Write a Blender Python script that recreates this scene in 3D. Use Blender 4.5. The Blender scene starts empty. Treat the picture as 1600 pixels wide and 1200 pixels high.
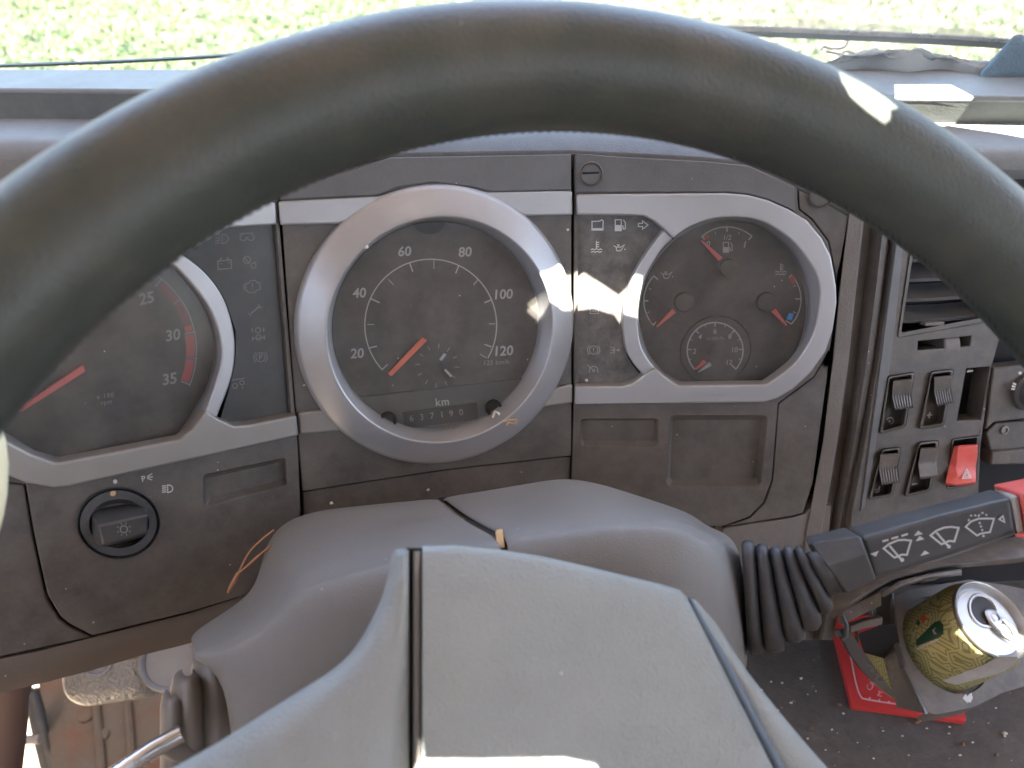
import bpy, bmesh, math, random
from mathutils import Vector, Matrix, noise
from mathutils.geometry import delaunay_2d_cdt
random.seed(7)
S = bpy.context.scene
R_ = math.radians
# ------------------------------------------------------------------ camera, sky, sun, exposure
PITCH = R_(38.0)
CAM = Vector((0.0, 0.0, 2.30))
RT = Vector((1, 0, 0)); UP = Vector((0, math.sin(PITCH), math.cos(PITCH))); FW = Vector((0, math.cos(PITCH), -math.sin(PITCH)))
cd = bpy.data.cameras.new('camera'); cam = bpy.data.objects.new('camera', cd); S.collection.objects.link(cam)
cam.location = CAM; cam.rotation_euler = (R_(90) - PITCH, 0, 0)
cd.sensor_width = 36; cd.lens = 27; cd.clip_start = 0.01; cd.clip_end = 500
cd.dof.use_dof = True; cd.dof.focus_distance = 0.46; cd.dof.aperture_fstop = 9.0
S.camera = cam
SUN = Vector((0.05, -0.30, 0.95)).normalized()          # points to the sun
w = bpy.data.worlds.new("World"); S.world = w; w.use_nodes = True
nt = w.node_tree; bg = nt.nodes['Background']
sky = nt.nodes.new('ShaderNodeTexSky'); sky.sky_type = 'NISHITA'; sky.sun_disc = False
sky.sun_elevation = math.asin(SUN.z); sky.sun_rotation = math.atan2(SUN.x, SUN.y); sky.dust_density = 5.0; sky.ozone_density = 0.3
nt.links.new(sky.outputs[0], bg.inputs[0]); bg.inputs[1].default_value = 0.12
sl = bpy.data.lights.new('sun', 'SUN'); sl.energy = 5.0; sl.angle = R_(0.12); sl.color = (1, 0.93, 0.82)
so = bpy.data.objects.new('sun', sl); S.collection.objects.link(so)
so.rotation_euler = SUN.to_track_quat('Z', 'Y').to_euler(); so.location = (-3, -3, 6)
S.view_settings.view_transform = 'Standard'; S.view_settings.look = 'None'; S.view_settings.gamma = 1
S.view_settings.exposure = 4.0; S.view_settings.use_curve_mapping = False
S.cycles.max_bounces = 8; S.cycles.transparent_max_bounces = 12

# ------------------------------------------------------------------ helpers
def ray(px, py): return RT * ((px - 800) / 1200) + UP * ((600 - py) / 1200) + FW
def P(px, py, z): return CAM + ray(px, py) * z                    # depth z along the optical axis, metres
def PZ(px, py, Z): d = ray(px, py); return CAM + d * ((Z - CAM.z) / d.z)
def PY(px, py, Y): d = ray(px, py); return CAM + d * ((Y - CAM.y) / d.y)
class Pl:
    def __init__(s, a, b=None, c=None, o=None, n=None):
        if o is not None: s.o, s.n = o, n.normalized()
        else:
            A, B, C = P(*a), P(*b), P(*c); s.o = A; s.n = (B - A).cross(C - A).normalized()
        if s.n.dot(CAM - s.o) < 0: s.n = -s.n
        s.u = (RT - s.n * RT.dot(s.n)).normalized(); s.v = s.n.cross(s.u)
    def pt(s, px, py, h=0.0):
        d = ray(px, py); o = s.o + s.n * h
        return CAM + d * ((o - CAM).dot(s.n) / d.dot(s.n))
PR = Pl((900, 300, .462), (1200, 300, .462), (900, 630, .499))
PC = Pl((897, 300, .462), (437, 315, .415), (897, 630, .499))
PL = Pl((434, 320, .415), (467, 680, .450), (85, 367, .358))
PK = Pl((1400, 400, .475), (1600, 400, .492), (1400, 750, .515))
def C2W(x, yd, z): return CAM + RT * x - UP * yd + FW * z
def D2W(x, yd, z): return RT * x - UP * yd + FW * z

def thing(name, label, cat, loc, group=None):
    o = bpy.data.objects.new(name, None); S.collection.objects.link(o); o.location = loc
    o.empty_display_size = 0.02
    o['label'] = label; o['category'] = cat
    if group: o['group'] = group
    return o
def tag(o, label=None, cat=None, group=None, kind=None):
    if label: o['label'] = label
    if cat: o['category'] = cat
    if group: o['group'] = group
    if kind: o['kind'] = kind
    return o
def base_of(o):
    v = Vector((0, 0, 0))
    while o: v += o.location; o = o.parent
    return v
def mk(name, V, F, mat, parent=None, bevel=0, seg=2, smooth=40, sub=0, solid=0, at=None):
    me = bpy.data.meshes.new(name)
    b = base_of(parent) if parent else (at or Vector((0, 0, 0)))
    if at is not None and parent: b = at
    me.from_pydata([tuple(v - b) for v in V], [], F); me.validate()
    bm = bmesh.new(); bm.from_mesh(me); bmesh.ops.remove_doubles(bm, verts=bm.verts, dist=1e-6)
    bmesh.ops.recalc_face_normals(bm, faces=bm.faces); bm.to_mesh(me); bm.free()
    for p in me.polygons: p.use_smooth = True
    if smooth < 180: me.set_sharp_from_angle(angle=R_(smooth))
    if isinstance(mat, (list, tuple)):
        for m in mat: me.materials.append(m)
    else: me.materials.append(mat)
    o = bpy.data.objects.new(name, me); S.collection.objects.link(o)
    if parent:
        o.parent = parent
        if at is not None: o.location = at - base_of(parent)
    elif at: o.location = at
    if solid:
        m = o.modifiers.new('solid', 'SOLIDIFY'); m.thickness = solid; m.offset = -1
    if bevel:
        m = o.modifiers.new('bevel', 'BEVEL'); m.width = bevel; m.segments = seg; m.limit_method = 'ANGLE'; m.angle_limit = R_(35)
        m.harden_normals = False
    if sub:
        m = o.modifiers.new('sub', 'SUBSURF'); m.levels = m.render_levels = sub
    return o
def inside(x, y, lp):
    c = False
    for i in range(len(lp)):
        x1, y1 = lp[i - 1][:2]; x2, y2 = lp[i][:2]
        if (y1 > y) != (y2 > y) and x < (x2 - x1) * (y - y1) / (y2 - y1) + x1: c = not c
    return c
def fill2d(loops):
    """constrained triangulation of an outline with holes (even-odd)"""
    vs, es = [], []
    for lp in loops:
        n = len(vs); vs += [Vector((p[0], p[1])) for p in lp]; es += [(n + i, n + (i + 1) % len(lp)) for i in range(len(lp))]
    r = delaunay_2d_cdt(vs, es, [], 0, 1e-7); V = [(v.x, v.y) for v in r[0]]; F = []
    for f in r[2]:
        cx = sum(V[i][0] for i in f) / len(f); cy = sum(V[i][1] for i in f) / len(f)
        if sum(inside(cx, cy, lp) for lp in loops) % 2: F.append(list(f))
    return V, F
class G:
    """collects geometry for one mesh"""
    def __init__(s): s.V = []; s.F = []
    def add(s, V, F):
        n = len(s.V); s.V += V; s.F += [[i + n for i in f] for f in F]; return s
    def prism(s, pl, loops, h1, h0, back=False):
        if isinstance(loops[0][0], (int, float)): loops = [loops]
        if len(loops) == 1 and len(loops[0]) <= 5: v2, f2 = loops[0], [list(range(len(loops[0])))]
        else: v2, f2 = fill2d(loops)
        top = [pl.pt(x, y, h1) for x, y in v2]; s.add(top, f2)
        if back: s.add([p - pl.n * (h1 - h0) for p in top], [f[::-1] for f in f2])
        for lp in loops:
            a = [pl.pt(x, y, h1) for x, y in lp]; b = [p - pl.n * (h1 - h0) for p in a]; n = len(a)
            s.add(a + b, [[i, (i + 1) % n, (i + 1) % n + n, i + n] for i in range(n)])
        return s
    def loft(s, rows, closed=False, caps=False):
        n = len(rows[0]); V = [p for r in rows for p in r]; F = []
        for j in range(len(rows) - 1):
            for i in range(n if closed else n - 1):
                k = (i + 1) % n; F.append([j * n + i, j * n + k, (j + 1) * n + k, (j + 1) * n + i])
        if caps: F.append(list(range(n))[::-1]); F.append([len(V) - n + i for i in range(n)])
        return s.add(V, F)
    def lathe(s, o, ax, prof, n=64, a0=0, a1=360):
        ax = ax.normalized(); u = ax.orthogonal().normalized(); v = ax.cross(u)
        full = abs(a1 - a0) > 359.9; rows = []
        for r, h in prof:
            rows.append([o + ax * h + (u * math.cos(t) + v * math.sin(t)) * r for t in
                         [R_(a0 + (a1 - a0) * i / (n if full else n - 1)) for i in range(n)]])
        return s.loft(rows, closed=full)
    def tube(s, pts, r, n=10, caps=True):
        rows = []; prev = None
        for i, p in enumerate(pts):
            t = (pts[min(i + 1, len(pts) - 1)] - pts[max(i - 1, 0)]).normalized()
            u = (prev - t * prev.dot(t)).normalized() if prev else t.orthogonal().normalized()
            prev = u; v = t.cross(u); rr = r[i] if isinstance(r, (list, tuple)) else r
            rows.append([p + (u * math.cos(a) + v * math.sin(a)) * rr for a in [2 * math.pi * k / n for k in range(n)]])
        return s.loft(rows, closed=True, caps=caps)
    def box(s, c, x, y, z):
        V = [c + x * i + y * j + z * k for i in (-1, 1) for j in (-1, 1) for k in (-1, 1)]
        return s.add(V, [[0, 1, 3, 2], [4, 6, 7, 5], [0, 4, 5, 1], [2, 3, 7, 6], [0, 2, 6, 4], [1, 5, 7, 3]])
    def build(s, name, mat, parent=None, **k): return mk(name, s.V, s.F, mat, parent, **k)

def cr(pts, n=6, closed=True):
    """Catmull-Rom through pixel points"""
    out = []; m = len(pts)
    for i in range(m if closed else m - 1):
        p = [pts[(i + k) % m] if closed else pts[max(0, min(m - 1, i + k))] for k in (-1, 0, 1, 2)]
        for j in range(n):
            t = j / n
            out.append(tuple(0.5 * (2 * p[1][a] + (p[2][a] - p[0][a]) * t + (2 * p[0][a] - 5 * p[1][a] + 4 * p[2][a] - p[3][a]) * t * t
                       + (3 * p[1][a] - p[0][a] - 3 * p[2][a] + p[3][a]) * t ** 3) for a in range(len(pts[0]))))
    if not closed: out.append(tuple(pts[-1]))
    return out
def ell(cx, cy, rx, ry=None, n=40, a0=0, a1=360, rot=0):
    ry = ry or rx; full = abs(a1 - a0) > 359.9; o = []
    for i in range(n):
        t = R_(a0 + (a1 - a0) * i / (n if full else n - 1)); x, y = rx * math.cos(t), ry * math.sin(t)
        c, s_ = math.cos(R_(rot)), math.sin(R_(rot)); o.append((cx + x * c - y * s_, cy + x * s_ + y * c))
    return o
def rrect(pts, r=4, n=4):
    """round the corners of a pixel polygon"""
    out = []; m = len(pts)
    for i in range(m):
        a, b, c = Vector(pts[i - 1]), Vector(pts[i]), Vector(pts[(i + 1) % m])
        d1, d2 = (a - b), (c - b); rr = min(r, d1.length * .45, d2.length * .45)
        p, q = b + d1.normalized() * rr, b + d2.normalized() * rr
        for k in range(n + 1):
            t = k / n; v = p * (1 - t) ** 2 + b * 2 * t * (1 - t) + q * t * t; out.append((v.x, v.y))
    return out
def inset(pts, k):
    """shrink a pixel polygon by about k px towards its centre"""
    cx = sum(p[0] for p in pts) / len(pts); cy = sum(p[1] for p in pts) / len(pts); o = []
    for x, y in pts:
        d = math.hypot(x - cx, y - cy) or 1; o.append((x - (x - cx) / d * k, y - (y - cy) / d * k))
    return o
class Ink(G):
    """printed marks on a plane, in pixel space"""
    def __init__(s, pl, h): super().__init__(); s.pl, s.h = pl, h; s.k = 0
    def lv(s): s.k += 1; return s.h + s.k * 3e-6
    def line(s, pts, wd=1.5, closed=False):
        h = s.lv(); n = len(pts); a, b = [], []
        for i in range(n):
            if closed: p0, p1, p2 = pts[i - 1], pts[i], pts[(i + 1) % n]
            else: p0, p1, p2 = pts[max(i - 1, 0)], pts[i], pts[min(i + 1, n - 1)]
            t1 = Vector((p1[0] - p0[0], p1[1] - p0[1])); t2 = Vector((p2[0] - p1[0], p2[1] - p1[1]))
            if t1.length < 1e-6: t1 = t2
            if t2.length < 1e-6: t2 = t1
            t1.normalize(); t2.normalize(); t = t1 + t2
            t = t.normalized() if t.length > 1e-3 else t1
            nn = Vector((-t.y, t.x)); m = wd / 2 / max(.5, nn.dot(Vector((-t1.y, t1.x))))
            a.append(s.pl.pt(p1[0] + nn.x * m, p1[1] + nn.y * m, h)); b.append(s.pl.pt(p1[0] - nn.x * m, p1[1] - nn.y * m, h))
        if closed: a.append(a[0]); b.append(b[0])
        s.loft([a, b]); return s
    def poly(s, pts):
        h = s.lv()
        v, f = (pts, [list(range(len(pts)))]) if len(pts) < 5 else fill2d([pts])
        s.add([s.pl.pt(x, y, h) for x, y in v], f); return s
    def taper(s, a, b, wa, wb):
        d = Vector((b[0] - a[0], b[1] - a[1])).normalized(); n = (-d.y, d.x)
        return s.poly([(a[0] + n[0] * wa / 2, a[1] + n[1] * wa / 2), (b[0] + n[0] * wb / 2, b[1] + n[1] * wb / 2),
                       (b[0] - n[0] * wb / 2, b[1] - n[1] * wb / 2), (a[0] - n[0] * wa / 2, a[1] - n[1] * wa / 2)])
    def text(s, body, cx, cy, cap, rot=0, shear=0.0, bold=0.0, xs=1.0, space=1.0):
        cu = bpy.data.curves.new('tmp', 'FONT'); cu.body = body; cu.shear = shear; cu.offset = bold; cu.space_character = space
        cu.align_x = 'CENTER'; cu.resolution_u = 3
        ob = bpy.data.objects.new('tmp', cu); S.collection.objects.link(ob)
        dg = bpy.context.evaluated_depsgraph_get(); me = bpy.data.meshes.new_from_object(ob.evaluated_get(dg))
        h = s.lv(); k = cap / 0.69; c, sn = math.cos(R_(rot)), math.sin(R_(rot)); V = []
        for v in me.vertices:
            x, y = v.co.x * k * xs, -(v.co.y - .345) * k
            V.append(s.pl.pt(cx + x * c - y * sn, cy + x * sn + y * c, h))
        s.add(V, [list(p.vertices) for p in me.polygons])
        bpy.data.objects.remove(ob); bpy.data.curves.remove(cu); bpy.data.meshes.remove(me); return s
    # ---- warning symbols, drawn about (x, y), k = half size
    def at(s, x, y, k, pts, wd=1.4, closed=False, rot=0):
        c, sn = math.cos(R_(rot)), math.sin(R_(rot))
        return s.line([(x + (a * c - b * sn) * k, y + (a * sn + b * c) * k) for a, b in pts], wd, closed)
    def pump(s, x, y, k, wd=1.4):
        s.at(x, y, k, [(-.8, 1), (-.8, -.9), (.25, -.9), (.25, 1)], wd, True)
        s.poly([(x - .75 * k, y), (x + .2 * k, y), (x + .2 * k, y + .95 * k), (x - .75 * k, y + .95 * k)])
        return s.at(x, y, k, [(.4, .1), (.55, .2), (.55, .65), (.75, .75), (.95, .6), (.95, -.4), (.6, -.9)], wd)
    def oil(s, x, y, k, wd=1.3):
        s.at(x, y, k, [(-.9, -.3), (-.5, -.05), (-.35, .6), (.3, .6), (1.0, -.45), (.3, -.05), (-.5, -.05)], wd)
        s.at(x, y, k, [(-.1, -.05), (-.1, -.4)], wd); s.at(x, y, k, [(-.35, -.42), (.15, -.42)], wd)
        return s.poly(ell(x + 1.05 * k, y + .35 * k, .12 * k, n=8))
    def thermo(s, x, y, k, wd=1.4):
        s.at(x, y, k, [(0, -1), (0, .35)], wd * 1.2)
        for q in (-.75, -.4, -.05): s.at(x, y, k, [(.08, q), (.45, q)], wd)
        s.at(x, y, k, [(-.95, .45), (-.65, .3), (-.35, .45), (-.1, .35)], wd); s.at(x, y, k, [(.15, .35), (.4, .45), (.65, .3), (.95, .45)], wd)
        return s.at(x, y, k, [(-.9, .85), (-.55, .72), (-.2, .85), (.15, .72), (.5, .85), (.9, .72)], wd)
    def lamp(s, x, y, k, wd=1.4, d=1):
        s.line([(x + d * (-.1 * k + .9 * k * math.cos(t)) if False else x + (0 + 1.0 * k * max(0, math.cos(t))), y + .75 * k * math.sin(t)) for t in [R_(-90 + 18 * i) for i in range(11)]] , wd, True)
        for q in (-.6, -.2, .2, .6): s.at(x, y, k, [(-.25, q), (-1.1, q + .12)], wd)
        return s
    def ring(s, x, y, r, wd=1.4, a0=0, a1=360, n=28):
        return s.line(ell(x, y, r, n=n, a0=a0, a1=a1), wd, abs(a1 - a0) > 359.9)
    def brakes(s, x, y, r, ch, wd=1.2):
        s.ring(x, y, r * .68, wd); s.text(ch, x, y, r * .8, bold=.01)
        s.ring(x, y, r, wd, -50, 50, 10); return s.ring(x, y, r, wd, 130, 230, 10)
    def wiperscreen(s, x, y, k, rot, blade, wd=2.4):
        s.at(x, y, k, [(-1, -.45), (-.55, -.72), (0, -.82), (.55, -.72), (1, -.45), (.42, .42), (.2, .3), (-.2, .3), (-.42, .42)], wd, True, rot)
        if blade:
            s.at(x, y, k, [(-.62, -.6), (-.02, .75)], wd, False, rot)
            c, sn = math.cos(R_(rot)), math.sin(R_(rot)); a, b = 0.02 * k, .82 * k
            s.poly(ell(x + a * c - b * sn, y + a * sn + b * c, .13 * k, n=10))
        return s

# ------------------------------------------------------------------ materials
def nd(t, ty, **k):
    n = t.nodes.new(ty)
    for a, b in k.items(): setattr(n, a, b)
    return n
def mat(name, col, rough=.5, metal=0, grain=0, gs=900, dust=0, dcol=(.28, .25, .22), dscale=14, var=.15, spec=.5, speck=0, coat=0, leather=False, blot=None):
    m = bpy.data.materials.new(name); m.use_nodes = True; t = m.node_tree; b = t.nodes['Principled BSDF']; L = t.links.new
    geo = nd(t, 'ShaderNodeNewGeometry'); pos = geo.outputs['Position']
    n1 = nd(t, 'ShaderNodeTexNoise'); n1.inputs['Scale'].default_value = dscale; n1.inputs['Detail'].default_value = 8; n1.inputs['Roughness'].default_value = .65; L(pos, n1.inputs['Vector'])
    mr = nd(t, 'ShaderNodeMapRange'); mr.inputs['From Min'].default_value = .3; mr.inputs['From Max'].default_value = .7
    mr.inputs['To Min'].default_value = 1 - var; mr.inputs['To Max'].default_value = 1 + var; L(n1.outputs[0], mr.inputs[0])
    mul = nd(t, 'ShaderNodeMix', data_type='RGBA', blend_type='MULTIPLY'); mul.inputs[0].default_value = 1
    mul.inputs[6].default_value = (*col, 1); L(mr.outputs[0], mul.inputs[7]); cur = mul.outputs[2]
    def over(fac, c):
        nonlocal cur
        mx = nd(t, 'ShaderNodeMix', data_type='RGBA'); L(fac, mx.inputs[0]); L(cur, mx.inputs[6]); mx.inputs[7].default_value = (*c, 1); cur = mx.outputs[2]; return mx
    if blot:
        nb = nd(t, 'ShaderNodeTexNoise'); nb.inputs['Scale'].default_value = blot[0]; nb.inputs['Detail'].default_value = 6; L(pos, nb.inputs['Vector'])
        rb = nd(t, 'ShaderNodeMapRange'); rb.inputs['From Min'].default_value = .48; rb.inputs['From Max'].default_value = .68; L(nb.outputs[0], rb.inputs[0]); rb.inputs['To Max'].default_value = blot[2]
        over(rb.outputs[0], blot[1])
    if dust:
        n2 = nd(t, 'ShaderNodeTexNoise'); n2.inputs['Scale'].default_value = dscale * 4.3; n2.inputs['Detail'].default_value = 10; n2.inputs['Roughness'].default_value = .75; L(pos, n2.inputs['Vector'])
        r2 = nd(t, 'ShaderNodeMapRange'); r2.inputs['From Min'].default_value = .38; r2.inputs['From Max'].default_value = .72; r2.inputs['To Max'].default_value = dust; L(n2.outputs[0], r2.inputs[0]); over(r2.outputs[0], dcol)
    if speck:
        v = nd(t, 'ShaderNodeTexVoronoi'); v.inputs['Scale'].default_value = 260; L(pos, v.inputs['Vector'])
        n3 = nd(t, 'ShaderNodeTexWhiteNoise'); L(v.outputs['Position'], n3.inputs['Vector'])
        s1 = nd(t, 'ShaderNodeMath', operation='GREATER_THAN'); L(n3.outputs[0], s1.inputs[0]); s1.inputs[1].default_value = 1 - speck
        s2 = nd(t, 'ShaderNodeMath', operation='LESS_THAN'); L(v.outputs['Distance'], s2.inputs[0]); s2.inputs[1].default_value = .11
        s3 = nd(t, 'ShaderNodeMath', operation='MULTIPLY'); L(s1.outputs[0], s3.inputs[0]); L(s2.outputs[0], s3.inputs[1])
        over(s3.outputs[0], (.45, .42, .38))
    L(cur, b.inputs['Base Color'])
    rr = nd(t, 'ShaderNodeMapRange'); rr.inputs['From Min'].default_value = .3; rr.inputs['From Max'].default_value = .7
    rr.inputs['To Min'].default_value = max(.03, rough - .08); rr.inputs['To Max'].default_value = min(1, rough + .12); L(n1.outputs[0], rr.inputs[0]); L(rr.outputs[0], b.inputs['Roughness'])
    b.inputs['Metallic'].default_value = metal; b.inputs['Specular IOR Level'].default_value = spec; b.inputs['Coat Weight'].default_value = coat
    if grain:
        if leather:
            g = nd(t, 'ShaderNodeTexVoronoi', feature='SMOOTH_F1'); g.inputs['Scale'].default_value = gs; g.inputs['Smoothness'].default_value = .6
            wv = nd(t, 'ShaderNodeTexNoise'); wv.inputs['Scale'].default_value = gs * .35; L(pos, wv.inputs['Vector'])
            vm = nd(t, 'ShaderNodeVectorMath', operation='MULTIPLY_ADD'); L(wv.outputs['Color'], vm.inputs[0]); vm.inputs[1].default_value = (.004, .004, .004); L(pos, vm.inputs[2]); L(vm.outputs[0], g.inputs['Vector'])
        else:
            g = nd(t, 'ShaderNodeTexNoise'); g.inputs['Scale'].default_value = gs; g.inputs['Detail'].default_value = 3; L(pos, g.inputs['Vector'])
        bp = nd(t, 'ShaderNodeBump'); bp.inputs['Strength'].default_value = grain; bp.inputs['Distance'].default_value = .0006
        L(g.outputs[0], bp.inputs['Height']); L(bp.outputs[0], b.inputs['Normal'])
    return m
def glassy(name, dust, dcol, gloss=.06, rough=.08, dscale=30, tint=(1, 1, 1), span=(.35, .75), scratch=0, axis=None):
    m = bpy.data.materials.new(name); m.use_nodes = True; t = m.node_tree; t.nodes.clear(); L = t.links.new
    out = nd(t, 'ShaderNodeOutputMaterial'); tr = nd(t, 'ShaderNodeBsdfTransparent'); tr.inputs[0].default_value = (*tint, 1)
    gl = nd(t, 'ShaderNodeBsdfGlossy'); gl.inputs['Roughness'].default_value = rough
    df = nd(t, 'ShaderNodeBsdfDiffuse'); df.inputs[0].default_value = (*dcol, 1)
    lw = nd(t, 'ShaderNodeFresnel'); lw.inputs[0].default_value = 1.4
    mm = nd(t, 'ShaderNodeMath', operation='MULTIPLY_ADD'); L(lw.outputs[0], mm.inputs[0]); mm.inputs[1].default_value = gloss * 12; mm.inputs[2].default_value = 0
    m1 = nd(t, 'ShaderNodeMixShader'); L(mm.outputs[0], m1.inputs[0]); L(tr.outputs[0], m1.inputs[1]); L(gl.outputs[0], m1.inputs[2]); mm.use_clamp = True
    geo = nd(t, 'ShaderNodeNewGeometry'); n = nd(t, 'ShaderNodeTexNoise'); n.inputs['Scale'].default_value = dscale; n.inputs['Detail'].default_value = 10; n.inputs['Roughness'].default_value = .7
    L(geo.outputs['Position'], n.inputs['Vector'])
    r = nd(t, 'ShaderNodeMapRange'); r.inputs['From Min'].default_value = span[0]; r.inputs['From Max'].default_value = span[1]; r.inputs['To Min'].default_value = dust[0]; r.inputs['To Max'].default_value = dust[1]; L(n.outputs[0], r.inputs[0])
    fac = r.outputs[0]
    if axis:      # painted haze, thicker on one side of the pane, by world position
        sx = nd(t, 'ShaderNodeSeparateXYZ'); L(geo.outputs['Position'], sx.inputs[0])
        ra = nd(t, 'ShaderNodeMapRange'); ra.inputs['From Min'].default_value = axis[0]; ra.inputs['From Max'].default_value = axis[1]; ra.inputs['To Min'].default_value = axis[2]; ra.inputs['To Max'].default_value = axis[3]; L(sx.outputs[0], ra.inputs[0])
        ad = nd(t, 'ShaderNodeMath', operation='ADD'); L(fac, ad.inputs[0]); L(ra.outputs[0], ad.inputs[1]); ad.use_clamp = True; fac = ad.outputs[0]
    m2 = nd(t, 'ShaderNodeMixShader'); L(fac, m2.inputs[0]); L(m1.outputs[0], m2.inputs[1]); L(df.outputs[0], m2.inputs[2]); L(m2.outputs[0], out.inputs[0])
    return m
M = {}
M['fascia'] = mat('dark fascia plastic', (.070, .064, .058), .5, grain=.35, gs=1500, dust=.6, dcol=(.16, .142, .125), speck=.03, dscale=11, var=.25)
M['fascia2'] = mat('dark slate strip plastic', (.092, .095, .097), .5, grain=.3, gs=1500, dust=.3, dcol=(.17, .165, .165), speck=.02)
M['cover'] = mat('grey column plastic', (.17, .164, .152), .5, grain=.6, gs=1100, dust=.3, dcol=(.2, .18, .17), speck=.03)
M['hub'] = mat('grey soft wheel skin', (.25, .268, .258), .42, grain=.6, gs=1000, dust=.2, leather=True, speck=.01)
M['rim'] = mat('worn black leather', (.028, .036, .030), .43, grain=.3, gs=800, dust=.35, dcol=(.085, .085, .07), dscale=7, leather=True, spec=.6, var=.3, blot=(26, (.095, .08, .062), .35), speck=.02)
M['pip'] = mat('blue grey piping', (.09, .12, .16), .4, grain=.5, gs=700)
M['silver'] = mat('silver painted plastic', (.34, .345, .355), .38, metal=.45, grain=.06, gs=2500, dust=.15, dcol=(.25, .23, .2), var=.05)
M['silver_warm'] = mat('dusty silver lower trim', (.25, .24, .222), .42, metal=.35, grain=.06, gs=2500, dust=.3, dcol=(.22, .19, .165), var=.06)
M['face'] = mat('black dial', (.024, .022, .020), .6, dust=.5, dcol=(.10, .09, .08), dscale=22, speck=.03)
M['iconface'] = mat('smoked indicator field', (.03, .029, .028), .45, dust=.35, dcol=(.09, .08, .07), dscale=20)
M['iconface_glare'] = mat('indicator field with painted glare', (.07, .066, .062), .5, dust=.8, dcol=(.2, .185, .17), dscale=20)  # same field as the left one, glare painted in as a paler colour
M['gap'] = mat('black gap', (.006, .006, .006), .8)
M['bright'] = mat('white switch print', (.5, .5, .49), .6, var=.1, dscale=60)
M['ink'] = mat('white dial print', (.27, .275, .27), .6, var=.1, dscale=60)
M['ink2'] = mat('grey dial print', (.17, .17, .165), .6, var=.25, dscale=80)
M['ink3'] = mat('dim indicator print', (.15, .148, .142), .6, var=.2, dscale=80)
M['redink'] = mat('red dial print', (.26, .03, .03), .6)
M['dkred'] = mat('dark red dial print', (.11, .025, .025), .6, var=.3, dscale=90)
M['blueink'] = mat('blue dial print', (.04, .22, .55), .6)
M['needle'] = mat('red needle', (.42, .085, .075), .45)
M['needle2'] = mat('orange needle', (.42, .11, .06), .45)
M['top'] = mat('dusty dash top', (.125, .133, .133), .5, grain=.4, gs=900, dust=.4, dcol=(.22, .215, .21))
M['riser'] = mat('dash top dark riser', (.075, .085, .08), .6, grain=.4, gs=900, dust=.35, dcol=(.16, .16, .14))
M['console'] = mat('dusty console plastic', (.058, .052, .046), .5, grain=.35, gs=1300, dust=.5, dcol=(.16, .135, .105), speck=.05)
M['rocker'] = mat('dusty switch plastic', (.085, .076, .068), .5, dust=.5, dcol=(.19, .165, .135), dscale=30)
M['hazard'] = mat('faded red plastic', (.58, .075, .06), .45, dust=.3, dcol=(.6, .25, .2), dscale=40)
M['stalk'] = mat('stalk plastic', (.052, .054, .056), .42, grain=.2, gs=1500, dust=.35, dcol=(.13, .12, .115))
M['rubber'] = mat('black rubber', (.035, .036, .04), .5, grain=.3, gs=900, dust=.35, dcol=(.1, .09, .08))
M['greige'] = mat('greige ring', (.32, .28, .25), .5)
M['bootl'] = mat('tan grey rubber', (.16, .145, .13), .5, dust=.3, dcol=(.2, .17, .14))
M['border'] = mat('light grained dash frame', (.13, .12, .11), .5, grain=.8, gs=700, dust=.3, dcol=(.22, .2, .17), speck=.03)
M['lowtrim'] = mat('brown dusty lower dash', (.105, .085, .07), .55, grain=.3, gs=1300, dust=.5, dcol=(.15, .115, .085), speck=.03)
M['holder'] = mat('cup holder plastic', (.095, .085, .076), .6, grain=.15, gs=1500, dust=.55, dcol=(.22, .195, .165), dscale=20, speck=.05)
M['tunnel'] = mat('dirty engine cover', (.075, .068, .060), .7, grain=.9, gs=500, dust=.5, dcol=(.16, .13, .11), dscale=25, speck=.08)
M['red'] = mat('red booklet cover', (.60, .05, .045), .4, coat=.1, var=.06)
M['pinkink'] = mat('pink print', (.75, .45, .45), .5)
M['alu'] = mat('bare aluminium', (.45, .45, .44), .42, metal=1, var=.05)
M['holdside'] = mat('cup holder side', (.06, .06, .06), .26, grain=.15, gs=1500, dust=.3, dcol=(.12, .11, .1))
M['hood'] = mat('instrument hood', (.065, .065, .066), .55, grain=.4, gs=900, dust=.3, dcol=(.16, .155, .15))
M['hole'] = mat('dark can mouth', (.03, .03, .03), .6)
M['rust'] = mat('rusty floor', (.11, .078, .05), .75, grain=.8, gs=160, dust=.5, dcol=(.16, .12, .085), dscale=9, speck=.05, blot=(16, (.16, .06, .025), .85))
M['graincover'] = mat('coarse grain cover', (.20, .185, .16), .32, grain=2.2, gs=330, leather=True)
M['disc'] = mat('grey disc', (.17, .15, .13), .4, dust=.2)
M['rod'] = mat('steel rod', (.6, .62, .64), .25, metal=.9)
M['wiper'] = mat('wiper rubber', (.015, .018, .02), .5)
M['brown'] = mat('brown worn trim', (.09, .05, .038), .7, grain=.3)
M['cream'] = mat('cream plastic', (.8, .70, .46), .5)  # sunlight on the handle is put into this brighter colour
M['copper'] = mat('copper wire insulation', (.36, .17, .09), .45)
M['crumb'] = mat('pale crumb', (.62, .58, .5), .8)
M['crumbd'] = mat('brown crumb', (.2, .12, .07), .8)
M['husk'] = mat('tan seed husk', (.5, .33, .17), .7)
M['cloth'] = mat('grey cloth', (.27, .30, .31), .85, grain=.8, gs=700)
M['towel'] = mat('blue towel', (.10, .155, .20), .95, grain=1.5, gs=500)
M['beige'] = mat('beige cab lining', (.42, .34, .28), .8)
M['ground'] = mat('ground soil', (.16, .13, .095), .9, dscale=1.2, var=.4)
M['lens'] = glassy('dusty gauge lens', (.04, .20), (.42, .39, .34), gloss=.05, rough=.12, dscale=45)
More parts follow.
